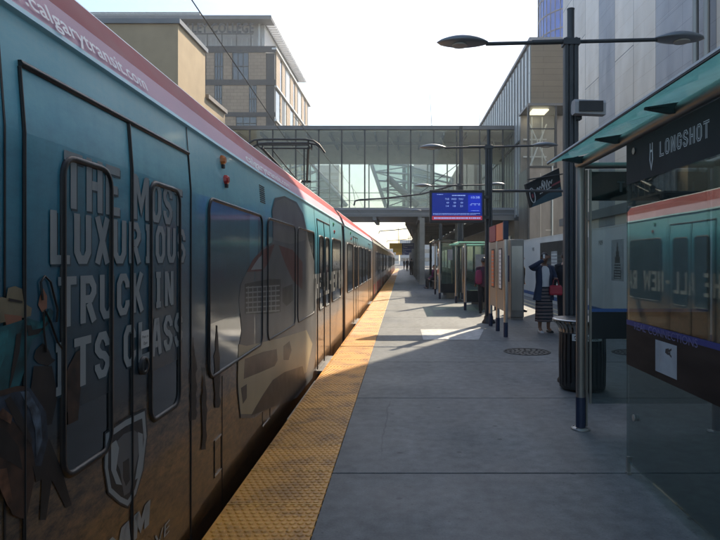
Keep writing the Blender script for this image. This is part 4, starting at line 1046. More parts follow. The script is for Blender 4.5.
# ============================================================ PLATFORM OBJECTS
def lamp(y, x, label, flood=False, grp='double armed platform lamps'):
    r = empty('street_lamp', (x, y, 0), label, 'street lamp', grp)
    b = MB()
    for dx in (-.062, 0, .062): b.bbox(x+dx-.027, x+dx+.027, y-.055, y+.055, .02, 4.46, .012)
    b.box(x-.075, x+.075, y-.03, y+.03, .02, 4.40)
    b.tube([(x, y, 4.40), (x, y, 4.83)], .046, 14); b.tube([(x, y, 4.83), (x, y, 4.84)], [.05, .05], 14)
    b.box(x-.105, x+.105, y-.07, y+.07, 4.36, 4.44)
    b.build('post', 'post', r)
    b = MB(); b.lathe(x, y, [(.17, 0), (.17, .03), (.12, .10), (.11, .18)], 20); b.build('base', 'blackmat', r)
    b = MB(); b.tube([(x-1.10, y, 4.385), (x+1.12, y, 4.44)], .026, 8); b.tube([(x-.5, y, 4.405), (x+.1, y, 4.42)], .034, 8); b.build('arm', 'post', r)
    for s in (-1, 1):
        b = MB(); rings = []; x0 = x+s*1.08; L_ = .66; zc = 4.40 if s < 0 else 4.45
        for i in range(13):
            u = i/12; w = .17*math.sin(PI*min(1, u*.93+.04))**.6*(1 if u < 1 else 0); hgt = .085*math.sin(PI*min(.98, u*.95+.03))**.8
            ring = [(x0+s*L_*u, y+w*math.cos(a), zc+(hgt*math.sin(a) if math.sin(a) > 0 else .035*math.sin(a)*(w/.17))) for a in [2*PI*j/14 for j in range(14)]]
            rings.append(ring)
        b.loft(rings, 0); hd = b.build('lamp_head', 'lampshade', r)
        b = MB(); b.lathe(x0+s*.36, y, [(.10, zc-.045), (.10, zc-.03)], 16); b.build('lens', 'lens', hd)
    return r
L1 = lamp(7.62, 2.19, 'nearest double armed charcoal street lamp, behind the bin')
L2 = place_copy(L1, (2.17, 14.7, 0), 'street lamp holding the blue screen in front of the footbridge')
L3 = place_copy(L1, (2.2, 22.3, 0), 'third street lamp, small heads just above the blue screen')
L4 = place_copy(L1, (2.2, 33.5, 0), 'fourth street lamp, farthest, seen under the footbridge')
b = MB(); x, y, z = 2.42, 7.45, 3.52
r = empty('floodlight', (2.36, 7.5, 3.4), 'small grey box floodlight clamped to the nearest street lamp', 'floodlight')
pr = [(-.09, -.10), (-.10, .05), (-.07, .09), (.06, .09), (.10, .04), (.10, -.06), (.05, -.10)]
b.loft([[(xx, y+a*.9, z+c*.95-(xx-2.15)*.04) for a, c in pr] for xx in (2.17, 2.18, 2.55, 2.56)], 0, smooth=False); b.build('housing', 'grey_wall', r)
b = MB(); b.box(2.22, 2.52, y-.105, y-.088, z-.075, z+.055); b.build('lens', 'blackmat', r)
b = MB(); b.box(2.24, 2.30, y+.05, 7.6, z-.14, z-.08); b.build('bracket', 'post', r)

# blue departure screen
r = empty('departure_display', (1.4, 14.5, 2.5), 'blue lit information screen in a black frame hung above the platform', 'screen')
Yd = 14.5
def D(px, py, e=0): p = P3(px, py, Yd); return (p[0], Yd-e, p[2])
def drect(mb, a, t_, c, bo, e0, e1, m=0):
    p = D(a, bo); q = D(c, t_); mb.box(p[0], q[0], Yd-e1, Yd-e0, p[2], q[2], m)
b = MB(); p = D(429.5, 223); q = D(484.5, 190); b.bbox(p[0], q[0], Yd-.02, Yd+.12, p[2], q[2], .012); b.box(q[0], 2.17, Yd+.02, Yd+.08, 2.6, 2.68); b.box(q[0], 2.17, Yd+.02, Yd+.08, 3.1, 3.18); b.build('casing', 'blackmat', r)
b = MB(); drect(b, 432, 193, 482, 215.8, .021, .024, 0); drect(b, 468, 195, 480.5, 212, .0242, .0252, 1); drect(b, 432.4, 202, 444, 213, .0242, .0252, 0); b.build('screen', ['tv_blue2', 'tv_blue'], r)
b = MB(); drect(b, 432, 216, 482, 220, .021, .024); b.build('ticker', 'tv_red', r)
b = MB(); e = .027
def dt(s, px, py, w, h, m=0, **k): put_text(b, s, lambda u, v: (D(px, py)[0]+u, Yd-e, D(px, py)[2]+v), w*Yd/F, h*Yd/F, m, **k)
dt('TUE   WED   THU', 445, 200, 18, 1.7); dt('10:38', 471, 198.6, 8.5, 2.2)
for k, s in enumerate(('14', '18', '21')): dt(s, 446+k*7, 207, 2.6, 1.8)
for k in range(3): dt('o', 446.5+k*7, 203.5, 2.4, 2.2); dt('o', 470+k*4, 205.5, 1.8, 1.8)
rr_ = random.Random(3)
def dashes(x0, x1, y, h):
    x = x0
    while x < x1:
        w = rr_.uniform(.5, 1.6); drect(b, x, y-h, x+w, y, .0258, .027, 0); x += w+rr_.uniform(.25, .7)
dashes(452, 464, 196, .9); dashes(437, 443, 194.8, .5); dashes(433, 480, 213.8, .4); dashes(433, 476, 214.8, .4); dashes(434, 480, 218.8, 1.3); dashes(471, 479, 204, .4); dashes(471, 479, 211, .4)

b.build('screen_text', 'tv_text', r)
# hanging crossbar and tilted shop sign
b = MB(); b.tube([(2.2, 14.7, 3.31), (4.55, 14.7, 3.31)], .035, 8); tag(b.build('sign_crossbar', 'post'), 'charcoal horizontal bar reaching right from the screen lamp post', 'bar')
r = empty('hanging_sign', (3.6, 15.2, 2.8), 'tilted dark blue sign with white script hanging near the nearest lamp post', 'sign')
q = [P3(526, 184, 15.0), P3(559, 168, 15.6), P3(562, 196, 15.6), P3(531.5, 207.5, 15.0)]
def Q(u, v, e=0):
    a, b_, c_, d = [Vector(k) for k in q]; p = (d*(1-u)+c_*u)*(1-v)+(a*(1-u)+b_*u)*v
    n = (c_-d).cross(a-d).normalized(); return tuple(p+n*e)
sgn = 1 if Vector(Q(.5, .5, .1)).y < Vector(Q(.5, .5)).y else -1
def qpoly(mb, pts, e, m, th=.004): mb.prism(pts, lambda a, c, k: Q(a, c, sgn*(e+k)), th, m)
b = MB(); qpoly(b, [(0, 0), (1, 0), (1, 1), (0, 1)], -.08, 0, .08); b.build('panel', 'banner', r)
b = MB(); qpoly(b, [(0, 0), (1, 0), (1, .34), (.12, .22)], .001, 0); qpoly(b, [(.3, .42), (1, .5), (1, .56), (.3, .5)], .001, 1); b.build('colour_band', [M('teal_band', (.015, .06, .085), .5), 'crimson'], r)
b = MB(); b.tube([Q(.10+.07*math.cos(a), .45+.30*math.sin(a), sgn*.01) for a in [2*PI*j/18 for j in range(18)]], .012, 5, closed=True); qpoly(b, [(.08, .35), (.13, .36), (.12, .52), (.08, .5)], .006, 1)
b.tube([Q(.26+.48*k/44, .60+.10*math.sin(k*.9)*(1.6 if 14 < k < 34 else .6)+.05*k/44, sgn*.012) for k in range(45)], .009, 5); b.tube([Q(.46+.03*math.cos(a), .72+.12*math.sin(a), sgn*.012) for a in [2*PI*j/10 for j in range(10)]], .008, 5, closed=True)
for k in range(7): qpoly(b, [(.32+k*.055, .37+k*.012), (.36+k*.055, .378+k*.012), (.36+k*.055, .42+k*.012), (.32+k*.055, .412+k*.012)], .006, 0)
b.build('sign_lettering', ['silver_print', 'crimson'], r)
b = MB(); b.tube([P3(533, 180, 15.05), P3(533, 180, 15.05)[:2]+(3.6,), ], .012, 6); b.tube([P3(556, 172, 15.5), P3(556, 172, 15.5)[:2]+(3.9,)], .012, 6); b.tube([(3.2, 14.9, 3.62), (4.6, 15.9, 3.95)], .02, 6); b.build('hanger', 'post', r)

# information board on three steel posts
r = empty('information_board', (2.13, 13.05, 0), 'steel information board on three posts with orange and crimson header', 'notice board')
py = (12.05, 13.06, 14.1)
for y in py:
    b = MB(); b.tube([(2.13, y, .30), (2.13, y, 2.0)], .042, 14); p = b.build('post', 'steel', r)
    b = MB(); b.tube([(2.13, y, 0), (2.13, y, .30)], .046, 14); b.build('post_base', 'navy', p)
for a, c, hm in ((12.11, 13.0, 'orange'), (13.12, 14.04, 'crimson')):
    b = MB(); b.bbox(2.105, 2.155, a, c, .52, 1.99, .006); b.build('panel', 'dsteel', r)
    b = MB(); b.box(2.085, 2.175, a+.01, c, 2.0, 2.36); b.build('header', hm, r)
    b = MB(); b.box(2.094, 2.1045, a+.25, c-.28, .95, 1.83, 0); b.box(2.0925, 2.0938, a+.28, c-.31, .98, 1.80, 1)
    for k in range(9): b.box(2.0918, 2.0924, a+.31, c-.34-.03*(k % 3), 1.05+k*.08, 1.075+k*.08, 2)
    b.build('poster', ['blackmat', 'paper' if hm == 'orange' else 'orange', 'greyink'], r)
b = MB(); b.box(2.08, 2.18, 12.02, 12.115, 2.0, 2.38); b.build('header_cap', 'navy', r)
r = empty('ticket_machine', (3.06, 15.9, 0), 'tall stainless ticket cabinet behind the information board', 'ticket machine')
b = MB(); b.bbox(2.86, 3.22, 15.5, 16.4, .06, 2.13, .015); b.box(2.88, 3.2, 15.53, 16.37, 0, .06); b.build('cabinet', 'dsteel', r)
b = MB(); b.box(2.84, 2.859, 15.65, 16.2, 1.0, 1.7, 0); b.build('front_panel', 'navy', r)
b = MB(); b.box(2.9, 3.18, 15.488, 15.499, .25, 1.95); b.build('side_door', 'steel', r)

# litter bin
r = empty('litter_bin', (2.21, 7.22, 0), 'black slatted litter bin with a flared striped steel rim behind the shelter post', 'bin')
bx, by = 2.21, 7.20
b = MB()
b.lathe(bx, by, [(.255, .02), (.27, .03), (.27, .10), (.255, .11)], 28)
for k in range(28):
    a = 2*PI*k/28; c_, s_ = math.cos(a), math.sin(a)
    ring = lambda rr, z: [(bx+c_*rr-s_*w, by+s_*rr+c_*w, z) for w in (-.019, .019)]+[(bx+c_*(rr+.012)-s_*w, by+s_*(rr+.012)+c_*w, z) for w in (.019, -.019)]
    b.loft([ring(.262, .06), ring(.268, .4), ring(.262, .70)], 0, smooth=False)
b.build('slatted_body', 'blackmat', r)
b = MB(); b.lathe(bx, by, [(.24, .05), (.245, .70)], 24); b.build('liner', 'black', r)
b = MB(); b.lathe(bx, by, [(.265, .68), (.285, .70), (.265, .72)], 28); b.build('band', 'blackmat', r)
b = MB()
for k in range(32):
    a = 2*PI*k/32; c_, s_ = math.cos(a), math.sin(a)
    def pt(rr, z, w): return (bx+c_*rr-s_*w, by+s_*rr+c_*w, z)
    rg = []
    for rr, z in ((.268, .70), (.275, .75), (.30, .80), (.345, .83), (.35, .842), (.33, .85)):
        rg.append([pt(rr, z, -.017), pt(rr, z, .017), pt(rr+.008, z-.004, .017), pt(rr+.008, z-.004, -.017)])
    b.loft(rg, 0, smooth=False)
b.lathe(bx, by, [(.30, .845), (.35, .846), (.36, .855), (.35, .866), (.30, .862)], 36)
b.build('rim', 'steel', r)
b = MB(); rg = []
for k in range(9):
    a = math.radians(-130+k*9); rr = .296; rg.append([(bx+math.cos(a)*rr, by+math.sin(a)*rr, .62), (bx+math.cos(a)*rr, by+math.sin(a)*rr, .70), (bx+math.cos(a)*(rr-.008), by+math.sin(a)*(rr-.008), .70), (bx+math.cos(a)*(rr-.008), by+math.sin(a)*(rr-.008), .62)])
b.loft(rg, 0, smooth=False)
def binf(u, v): a = math.radians(-127)+u/.3; return (bx+math.cos(a)*.2975, by+math.sin(a)*.2975, .635+v)
put_text(b, 'GARBAGE', lambda u, v: binf(u+.085, v), .22, .045, 1, bold=.01)
for k in range(3):
    a0 = 2*PI*k/3+PI/2
    pts = [(.035+.026*math.cos(a0+t), .024+.026*math.sin(a0+t)) for t in (0, .5, 1.0, 1.4)]+[(.035+.015*math.cos(a0+t), .024+.015*math.sin(a0+t)) for t in (1.4, 1.0, .5, 0)]
    b.add([binf(*p) for p in pts], [(0, 1, 6, 7), (1, 2, 5, 6), (2, 3, 4, 5)], 1)
b.build('bin_label', ['paper', 'ink'], r)

# iron covers
def cover(x, y, rad, label):
    b = MB(); b.lathe(x, y, [(rad, -.01), (rad, .004)], 32, cap=True)
    for k in range(5):
        rr = rad*(.15+k*.19)
        n = max(6, int(rr*60))
        for j in range(n):
            a = 2*PI*j/n; b.box(x+rr*math.cos(a)-.016, x+rr*math.cos(a)+.016, y+rr*math.sin(a)-.016, y+rr*math.sin(a)+.016, .004, .011)
    b.lathe(x, y, [(rad, .004), (rad, .009), (rad-.03, .009), (rad-.03, .004)], 32, cap=False)
    tag(b.build('manhole_cover', 'iron'), label, 'manhole cover', 'round iron covers set in the platform')
cover(2.15, 10.1, .40, 'round cast iron cover in the platform in front of the standing woman')
cover(3.95, 10.0, .36, 'round cast iron cover seen through the shelter glass, right of the bin')

# ---- near shelter
r = empty('bus_shelter', (2.3, 3.0, 0), 'near glass shelter with green glass roof and dark lettered band', 'shelter')
SX, SB = 1.67, 2.90
posts = [(SX, 5.49), (SB, 5.40), (SX, -.2), (SB, -.2), (SB, 2.6)]
for x, y in posts:
    b = MB(); b.tube([(x, y, .27), (x, y, 2.44)], .042, 18); b.box(x+.046, x+.062, y-.02, y+.02, .03, 2.42); p = b.build('post', 'dsteel', r)
    b = MB(); b.tube([(x, y, .015), (x, y, .30)], .0445, 18); b.build('post_sleeve', 'navy', p)
    b = MB(); b.lathe(x, y, [(.09, 0), (.09, .012), (.05, .02)], 20)
    for k in range(4): a = PI/4+k*PI/2; b.lathe(x+.07*math.cos(a), y+.07*math.sin(a), [(.009, .012), (.009, .024)], 8)
    b.build('base_plate', 'dsteel', p)
for x in (SX, SB):
    b = MB(); b.tube([(x, 5.53, 2.482), (x, -.4, 2.482)], .045, 16); b.build('beam', 'dsteel', r)
for ya_, yb_ in ((5.49, 5.40), (-.2, -.2)): b = MB(); b.tube([(SX, ya_, 2.46), (SB, yb_, 2.46)], .03, 12); b.build('cross_beam', 'dsteel', r)
# roof glass: tilts down to the track
def roofz(x): return 2.462+(x-1.40)*.27
b = MB()
ysr = [5.62, 4.1, 2.2, .1, -.9]
for a, c in zip(ysr[:-1], ysr[1:]):
    x0, x1 = 1.40, 3.15; a2, c2_ = a-.006, c+.006
    b.add([(x0, a2, roofz(x0)+.035), (x1, a2, roofz(x1)+.035), (x1, c2_, roofz(x1)+.035), (x0, c2_, roofz(x0)+.035), (x0, a2, roofz(x0)+.049), (x1, a2, roofz(x1)+.049), (x1, c2_, roofz(x1)+.049), (x0, c2_, roofz(x0)+.049)],
          [(0, 3, 2, 1), (4, 5, 6, 7), (0, 1, 5, 4), (1, 2, 6, 5), (2, 3, 7, 6), (3, 0, 4, 7)])
b.build('glass_roof', 'glass_green', r)
b = MB(); b.box(1.388, 1.399, -.9, 5.62, roofz(1.4)+.030, roofz(1.4)+.052, 0); b.box(1.386, 1.3875, -.9, 5.62, roofz(1.4)+.040, roofz(1.4)+.053, 1); b.build('roof_edge_trim', ['blackmat', 'silver_print'], r)
for y in (5.3, 4.4, 3.5, 2.6, 1.7, .8):
    b = MB(); b.prism([(1.45, 2.492), (1.80, 2.545), (1.80, 2.50), (1.72, 2.47), (1.60, 2.452), (1.45, 2.478)], lambda a, c, k: (a, y+k, c+.0), .02); b.prism([(1.47, y-.015), (1.47, y+.035), (1.60, y+.018), (1.60, y+.002)], lambda a, c, k: (a, c, 2.482+(a-1.47)*.1+k), .006); b.build('roof_bracket', 'post', r)
# front pane with band, stripe and dark film
PY0, PY1 = .2, 4.35
b = MB(); b.box(SX-.005, SX+.005, PY0, PY1, .09, 2.43); b.build('front_pane', 'pane', r)
fp = bpy.data.objects[[o.name for o in bpy.data.objects if o.name.startswith('front_pane')][-1]]
xf = SX-.0062
b = MB(); b.box(xf-.0008, xf, PY0, PY1-.001, 2.135, 2.429); b.build('lettered_band', 'banner', fp)
b = MB(); b.box(xf-.0008, xf, PY0, PY1-.001, 1.105, 1.14, 0); b.box(xf-.0008, xf, PY0, PY1-.001, .81, 1.104, 1); b.build('film_stripe', ['blue_film', 'brown_film'], fp)
b = MB()
sfront = lambda y0, z0, e: (lambda u, v, k=0: (xf-.0008-e-k*.5, y0-u, z0+v))
stroke_text(b, 'LONGSHOT', sfront(3.79, 2.245, .0006), .615, .098, .085, .13, 0)
stroke_text(b, 'LONGSHOT', sfront(3.79, 2.245, .0016), .615, .098, .030, .13, 1)
b.build('band_lettering', ['silver_print', 'banner'], fp); b = MB()
def nib(sc, m, e):
    c = (3.915, 2.27); P = [(-.022, .09), (-.022, .05), (-.028, -.02), (0, -.095), (.028, -.02), (.022, .05), (.022, .09), (.012, .09), (.012, .045), (-.012, .045), (-.012, .09)]
    b.prism([(c[0]+p[0]*sc, c[1]+p[1]*(sc if sc == 1 else .8)) for p in P], lambda y, z, k: (xf-.0008-e-k, y, z), .0003, m)
nib(1, 0, .0006); 
b.prism([(3.915-.012, 2.30), (3.915+.012, 2.30), (3.915+.014, 2.25), (3.915, 2.205), (3.915-.014, 2.25)], lambda y, z, k: (xf-.0018-k, y, z), .0003, 1)
b.box(xf-.0018, xf-.0010, 3.912, 3.918, 2.21, 2.27, 0)
b.build('band_emblem', ['silver_print', 'banner'], fp)
b = MB(); lil = M('lilac_print', (.10, .11, .24), .6); put_text(b, 'REAL', sfront(4.2, 1.085, .0012), .2, .05, 0); b.build('stripe_lettering', lil, fp); b = MB(); put_text(b, 'CONNECTIONS', sfront(3.96, 1.085, .0012), .66, .05, 0); b.build('stripe_lettering', lil, fp)
# notice turned on its side
b = MB(); b.box(xf-.0022, xf-.0012, 3.55, 3.85, .855, 1.06, 0)
yA, zA = 3.65, 1.03
def rot(u, v): return (xf-.003, yA-v*1.0, zA-u)           # text turned 90 degrees
put_text(b, 'A', lambda u, v: (xf-.0028, 3.62+v, 1.035-u), .06, .06, 1, bold=.03)
b.prism([(3.655, 1.03), (3.70, 1.02), (3.705, .995), (3.66, .985)], lambda y, z, k: (xf-.0026-k, y, z), .0003, 1)
b.box(xf-.0030, xf-.0023, 3.785, 3.792, .90, 1.04, 2); b.box(xf-.0030, xf-.0023, 3.765, 3.769, .93, 1.04, 2)
b.build('notice', [M('grey_notice_card', (.30, .32, .33), .7, var=.25, sc=4, spec=.2), 'ink', 'greyink'], fp)
b = MB()
for yy in (4.33, 2.4, .5): b.box(SX-.014, SX+.014, yy-.018, yy+.018, 0, .02); b.box(SX-.012, SX+.012, yy-.012, yy+.012, .02, .13)
b.build('pane_foot', 'steel', fp)
for yy in (4.20, 2.3, .5):
    for zz_ in (2.36, .45):
        b = MB(); b.loft([[(SX+dx, yy+.024*math.cos(2*PI*j/14), zz_+.024*math.sin(2*PI*j/14)) for j in range(14)] for dx in (-.016, -.0095)], 0); b.loft([[(SX+dx, yy+.024*math.cos(2*PI*j/14), zz_+.024*math.sin(2*PI*j/14)) for j in range(14)] for dx in (.0052, .016)], 0); b.build('glass_clamp', 'steel', fp)
# end pane between the two far posts
b = MB(); b.box(SX+.065, SB-.05, 5.435, 5.445, .25, 2.42); ep = b.build('end_pane', 'pane', r)
b = MB(); b.box(SX+.068, SB-.055, 5.4475, 5.4485, 2.13, 2.40); b.build('end_band', 'banner', ep)
b = MB(); b.box(SX+.068, SB-.055, 5.4330, 5.4345, 1.10, 1.13, 0); b.box(SX+.068, SB-.055, 5.4330, 5.4345, .85, 1.099, 1); b.build('film_stripe', ['blue_film2', 'banner'], ep)
b = MB(); stroke_text(b, 'LONGSHOT', lambda u, v, k: (SB-.19-u, 5.4335-k*.2, 2.21+v), .72, .10, .085, .13, 0); b.build('end_lettering', 'faint_print', ep)
b = MB(); b.box(SX+.065, SX+.085, 5.43, 5.45, .25, 2.42); b.box(SB-.07, SB-.05, 5.43, 5.45, .25, 2.42); b.build('pane_channel', 'dsteel', ep)
# bench inside the shelter lies outside the frame; rear pane
b = MB(); b.box(SB-.005, SB+.005, .2, 2.4, .25, 2.42); b.build('rear_pane', 'pane', r)

# ---- small booths further along
def booth(x0, x1, y0, y1, h, label, roof_m='glass_green'):
    r = empty('glass_booth', ((x0+x1)/2, (y0+y1)/2, 0), label, 'shelter', 'small glass shelters along the platform')
    for x in (x0, x1):
        for y in (y0, y1):
            b = MB(); b.tube([(x, y, .25), (x, y, h)], .04, 12); p = b.build('post', 'steel', r)
            b = MB(); b.tube([(x, y, 0), (x, y, .25)], .045, 12); b.build('post_sleeve', 'navy', p)
    b = MB(); b.box(x0-.25, x1+.15, y0-.2, y1+.2, h+.05, h+.075); b.build('glass_roof', roof_m, r)
    b = MB()
    for x in (x0, x1): b.box(x-.03, x+.03, y0-.1, y1+.1, h, h+.05)
    for y in (y0, y1): b.box(x0-.2, x0-.03, y-.02, y+.02, h+.01, h+.045); b.box(x0+.03, x1-.03, y-.025, y+.025, h+.005, h+.048)
    b.build('roof_frame', 'dsteel', r)
    b = MB(); b.box(x0+.06, x1-.06, y0-.005, y0+.005, .25, h-.05); b.build('end_pane', 'booth', r)
    b = MB(); b.box(x1-.005, x1+.005, y0+.06, y1-.06, .25, h-.05); b.build('rear_pane', 'booth', r)
    b = MB(); b.box(x0-.005, x0+.005, y0+.06, (y0+y1)/2, .25, h-.05); b.build('front_pane', 'booth', r)
    b = MB(); b.box(x0+.05, x1-.05, y0-.012, y0-.0055, .25, .62); b.build('kick_panel', 'banner', r)
    b = MB(); b.box(x0+.32, x1-.25, y0-.010, y0-.0055, h-.75, h-.32); b.build('poster', 'greyink', r)
    b = MB(); b.box(x1-.5, x1-.08, y0+.5, y1-.3, .44, .48)
    for y in (y0+.6, y1-.5): b.box(x1-.45, x1-.12, y, y+.05, 0, .44)
    b.build('bench', 'dsteel', r)
    return r
booth(1.99, 2.95, 18.5, 21.6, 2.08, 'glass shelter with a bright green roof edge just left of the screen post')
booth(1.53, 2.30, 23.8, 27.0, 2.33, 'farther glass shelter with grey roof, left of the green roofed one', 'booth')

# ---- hoarding with old photographs
r = empty('hoarding', (5.5, 18, 0), 'white painted site hoarding with blue foot stripe and old photographs', 'hoarding')
b = MB()
y = 6.0
while y < 27.4: b.box(5.46, 5.49, y+.002, min(y+2.438, 27.4), .26, 2.44); y += 2.44
b.build('board', 'hoard', r)
b = MB(); b.box(5.455, 5.492, 6, 27.4, .12, .258, 0); b.box(5.46, 5.49, 6, 27.4, .006, .119, 1); b.build('foot_stripe', ['blue_film2', 'hoard'], r)
b = MB(); b.box(5.45, 5.50, 6, 27.4, 2.441, 2.47); b.build('top_rail', 'hoard', r)
def hphoto(y0, y1, z0, z1, kind):
    b = MB(); b.box(5.4575, 5.4595, y0, y1, z0, z1, 0)
    rnd = random.Random(int(y0*10)); n = 7; w = (y1-y0)/n
    for k in range(n):
        hh = (z1-z0)*(.3+.5*rnd.random()); b.box(5.456, 5.4572, y0+k*w+.02, y0+(k+1)*w-.01, z0+.02, z0+hh, 1+k % 2)
        for j in range(int(hh/.12)): b.box(5.4552, 5.4558, y0+k*w+.04, y0+(k+1)*w-.03, z0+.05+j*.12, z0+.09+j*.12, 0 if k % 2 else 3)
    b.build('old_photograph', ['blackmat', 'greyink', 'faint_print', 'paper'], r)
hphoto(17.2, 23.2, .75, 2.25, 0); 
b = MB(); b.box(5.4575, 5.4595, 14.45, 15.3, 1.05, 2.1, 0)
zz = 1.1
for wy, hz_ in ((.5, .22), (.42, .18), (.34, .16), (.22, .14), (.12, .12), (.05, .1)): b.box(5.456, 5.4572, 14.87-wy/2, 14.87+wy/2, zz, zz+hz_, 1); zz += hz_
for k in range(6): b.box(5.4552, 5.4558, 14.66, 15.08, 1.12+k*.07, 1.15+k*.07, 0)
b.build('old_photograph', ['greyink', 'blackmat'], r)
b = MB()
for s, y0, z0, hh in (('1909', 16.3, 1.99, .13), ('1911', 13.1, 1.99, .13), ('1905', 24.6, 1.95, .15)): put_text(b, s, lambda u, v: (5.457, y0-u, z0+v), None, hh, 0, bold=.01)
for k in range(4): b.box(5.4565, 5.4590, 13.65+.02*k, 14.2, 1.35-k*.05, 1.365-k*.05, 1)
b.build('lettering', ['ink', 'greyink'], r)

# ---- hanging way signs beyond the bridge
def waysign(y, a, m_, c, t_, bo, label):
    r = empty('way_sign', P3((a+c)/2, bo, y), label, 'sign', 'amber and navy direction signs over the platform')
    p = P3(a, bo, y); q_ = P3(m_, t_, y); s = P3(c, t_, y)
    b = MB(); b.box(p[0], q_[0], y-.06, y+.06, p[2], q_[2]); b.build('amber_panel', 'sign_yellow', r)
    b = MB(); b.box(q_[0], s[0], y-.06, y+.06, p[2], q_[2]); b.build('navy_panel', 'navy_sign', r)
    b = MB(); w = (s[0]-q_[0]); put_text(b, 'Downtown', lambda u, v: (q_[0]+.1+u, y-.062, p[2]+(q_[2]-p[2])*.55+v), w*.8, .14, 0); put_text(b, 'West', lambda u, v: (q_[0]+.1+u, y-.062, p[2]+(q_[2]-p[2])*.15+v), w*.35, .14, 0); b.build('lettering', 'paper', r)
    for x in (q_[0]-.3, s[0]-.3): b = MB(); b.box(x-.02, x+.02, y-.02, y+.02, q_[2], 4.36); b.build('hanger', 'post', r)
waysign(50, 389.5, 402, 414, 243.2, 248.8, 'nearest amber and navy direction sign hanging over the platform')
waysign(66, 393, 402, 411.5, 248.0, 252.4, 'second amber and navy direction sign, just below the nearest one')
waysign(84, 396, 402, 409, 251.6, 255, 'third and smallest amber and navy direction sign')

# ============================================================ PEOPLE
def skin_body(root, name, nodes, edges, mat, sub=1):
    me = bpy.data.meshes.new(name); ks = list(nodes); o3 = ORG[root.name]
    me.from_pydata([tuple(Vector(nodes[k][0])) for k in ks], [(ks.index(a), ks.index(c)) for a, c in edges], [])
    o = bpy.data.objects.new(name, me); C.objects.link(o)
    sk = o.modifiers.new('skin', 'SKIN'); sk.use_smooth_shade = True; sk.branch_smoothing = .3
    ss = o.modifiers.new('sub', 'SUBSURF'); ss.levels = sub; ss.render_levels = sub
    for i, k in enumerate(ks):
        rr = nodes[k][1]; rr = rr if isinstance(rr, tuple) else (rr, rr)
        me.skin_vertices[0].data[i].radius = rr
        me.skin_vertices[0].data[i].use_root = (i == 0)
    bpy.context.view_layer.update()
    ev = o.evaluated_get(bpy.context.evaluated_depsgraph_get()); nm = bpy.data.meshes.new_from_object(ev)
    bpy.data.objects.remove(o); nm.materials.clear(); nm.materials.append(MT[mat])
    for p in nm.polygons: p.use_smooth = True
    ob = bpy.data.objects.new(name, nm); C.objects.link(ob); ob.parent = root; ORG[ob.name] = o3
    return ob
def loftp(root, name, rings, mat, n=20, cap=True):
    """rings: (cx,cy,cz,rx,ry[,tilt]) in the person's local frame"""
    b = MB(); R_ = []
    for q in rings:
        cx_, cy_, cz_, rx, ry = q[:5]; tl = q[5] if len(q) > 5 else 0; fold = q[6] if len(q) > 6 else 0
        R_.append([(cx_+rx*(1+fold*math.sin(9*a))*math.cos(a), cy_+ry*(1+fold*math.sin(9*a+1))*math.sin(a), cz_+tl*math.cos(a)) for a in [2*PI*j/n for j in range(n)]])
    b.loft(R_, 0, cap); sv = ORG[root.name]; ORG[root.name] = Vector((0, 0, 0)); o = b.build(name, mat, root); ORG[root.name] = sv; ORG[o.name] = sv
    return o
def tubep(root, name, paths, mat, n=10):
    b = MB()
    for pts, rs in paths: b.tube(pts, rs, n)
    sv = ORG[root.name]; ORG[root.name] = Vector((0, 0, 0)); o = b.build(name, mat, root); ORG[root.name] = sv; ORG[o.name] = sv
    return o
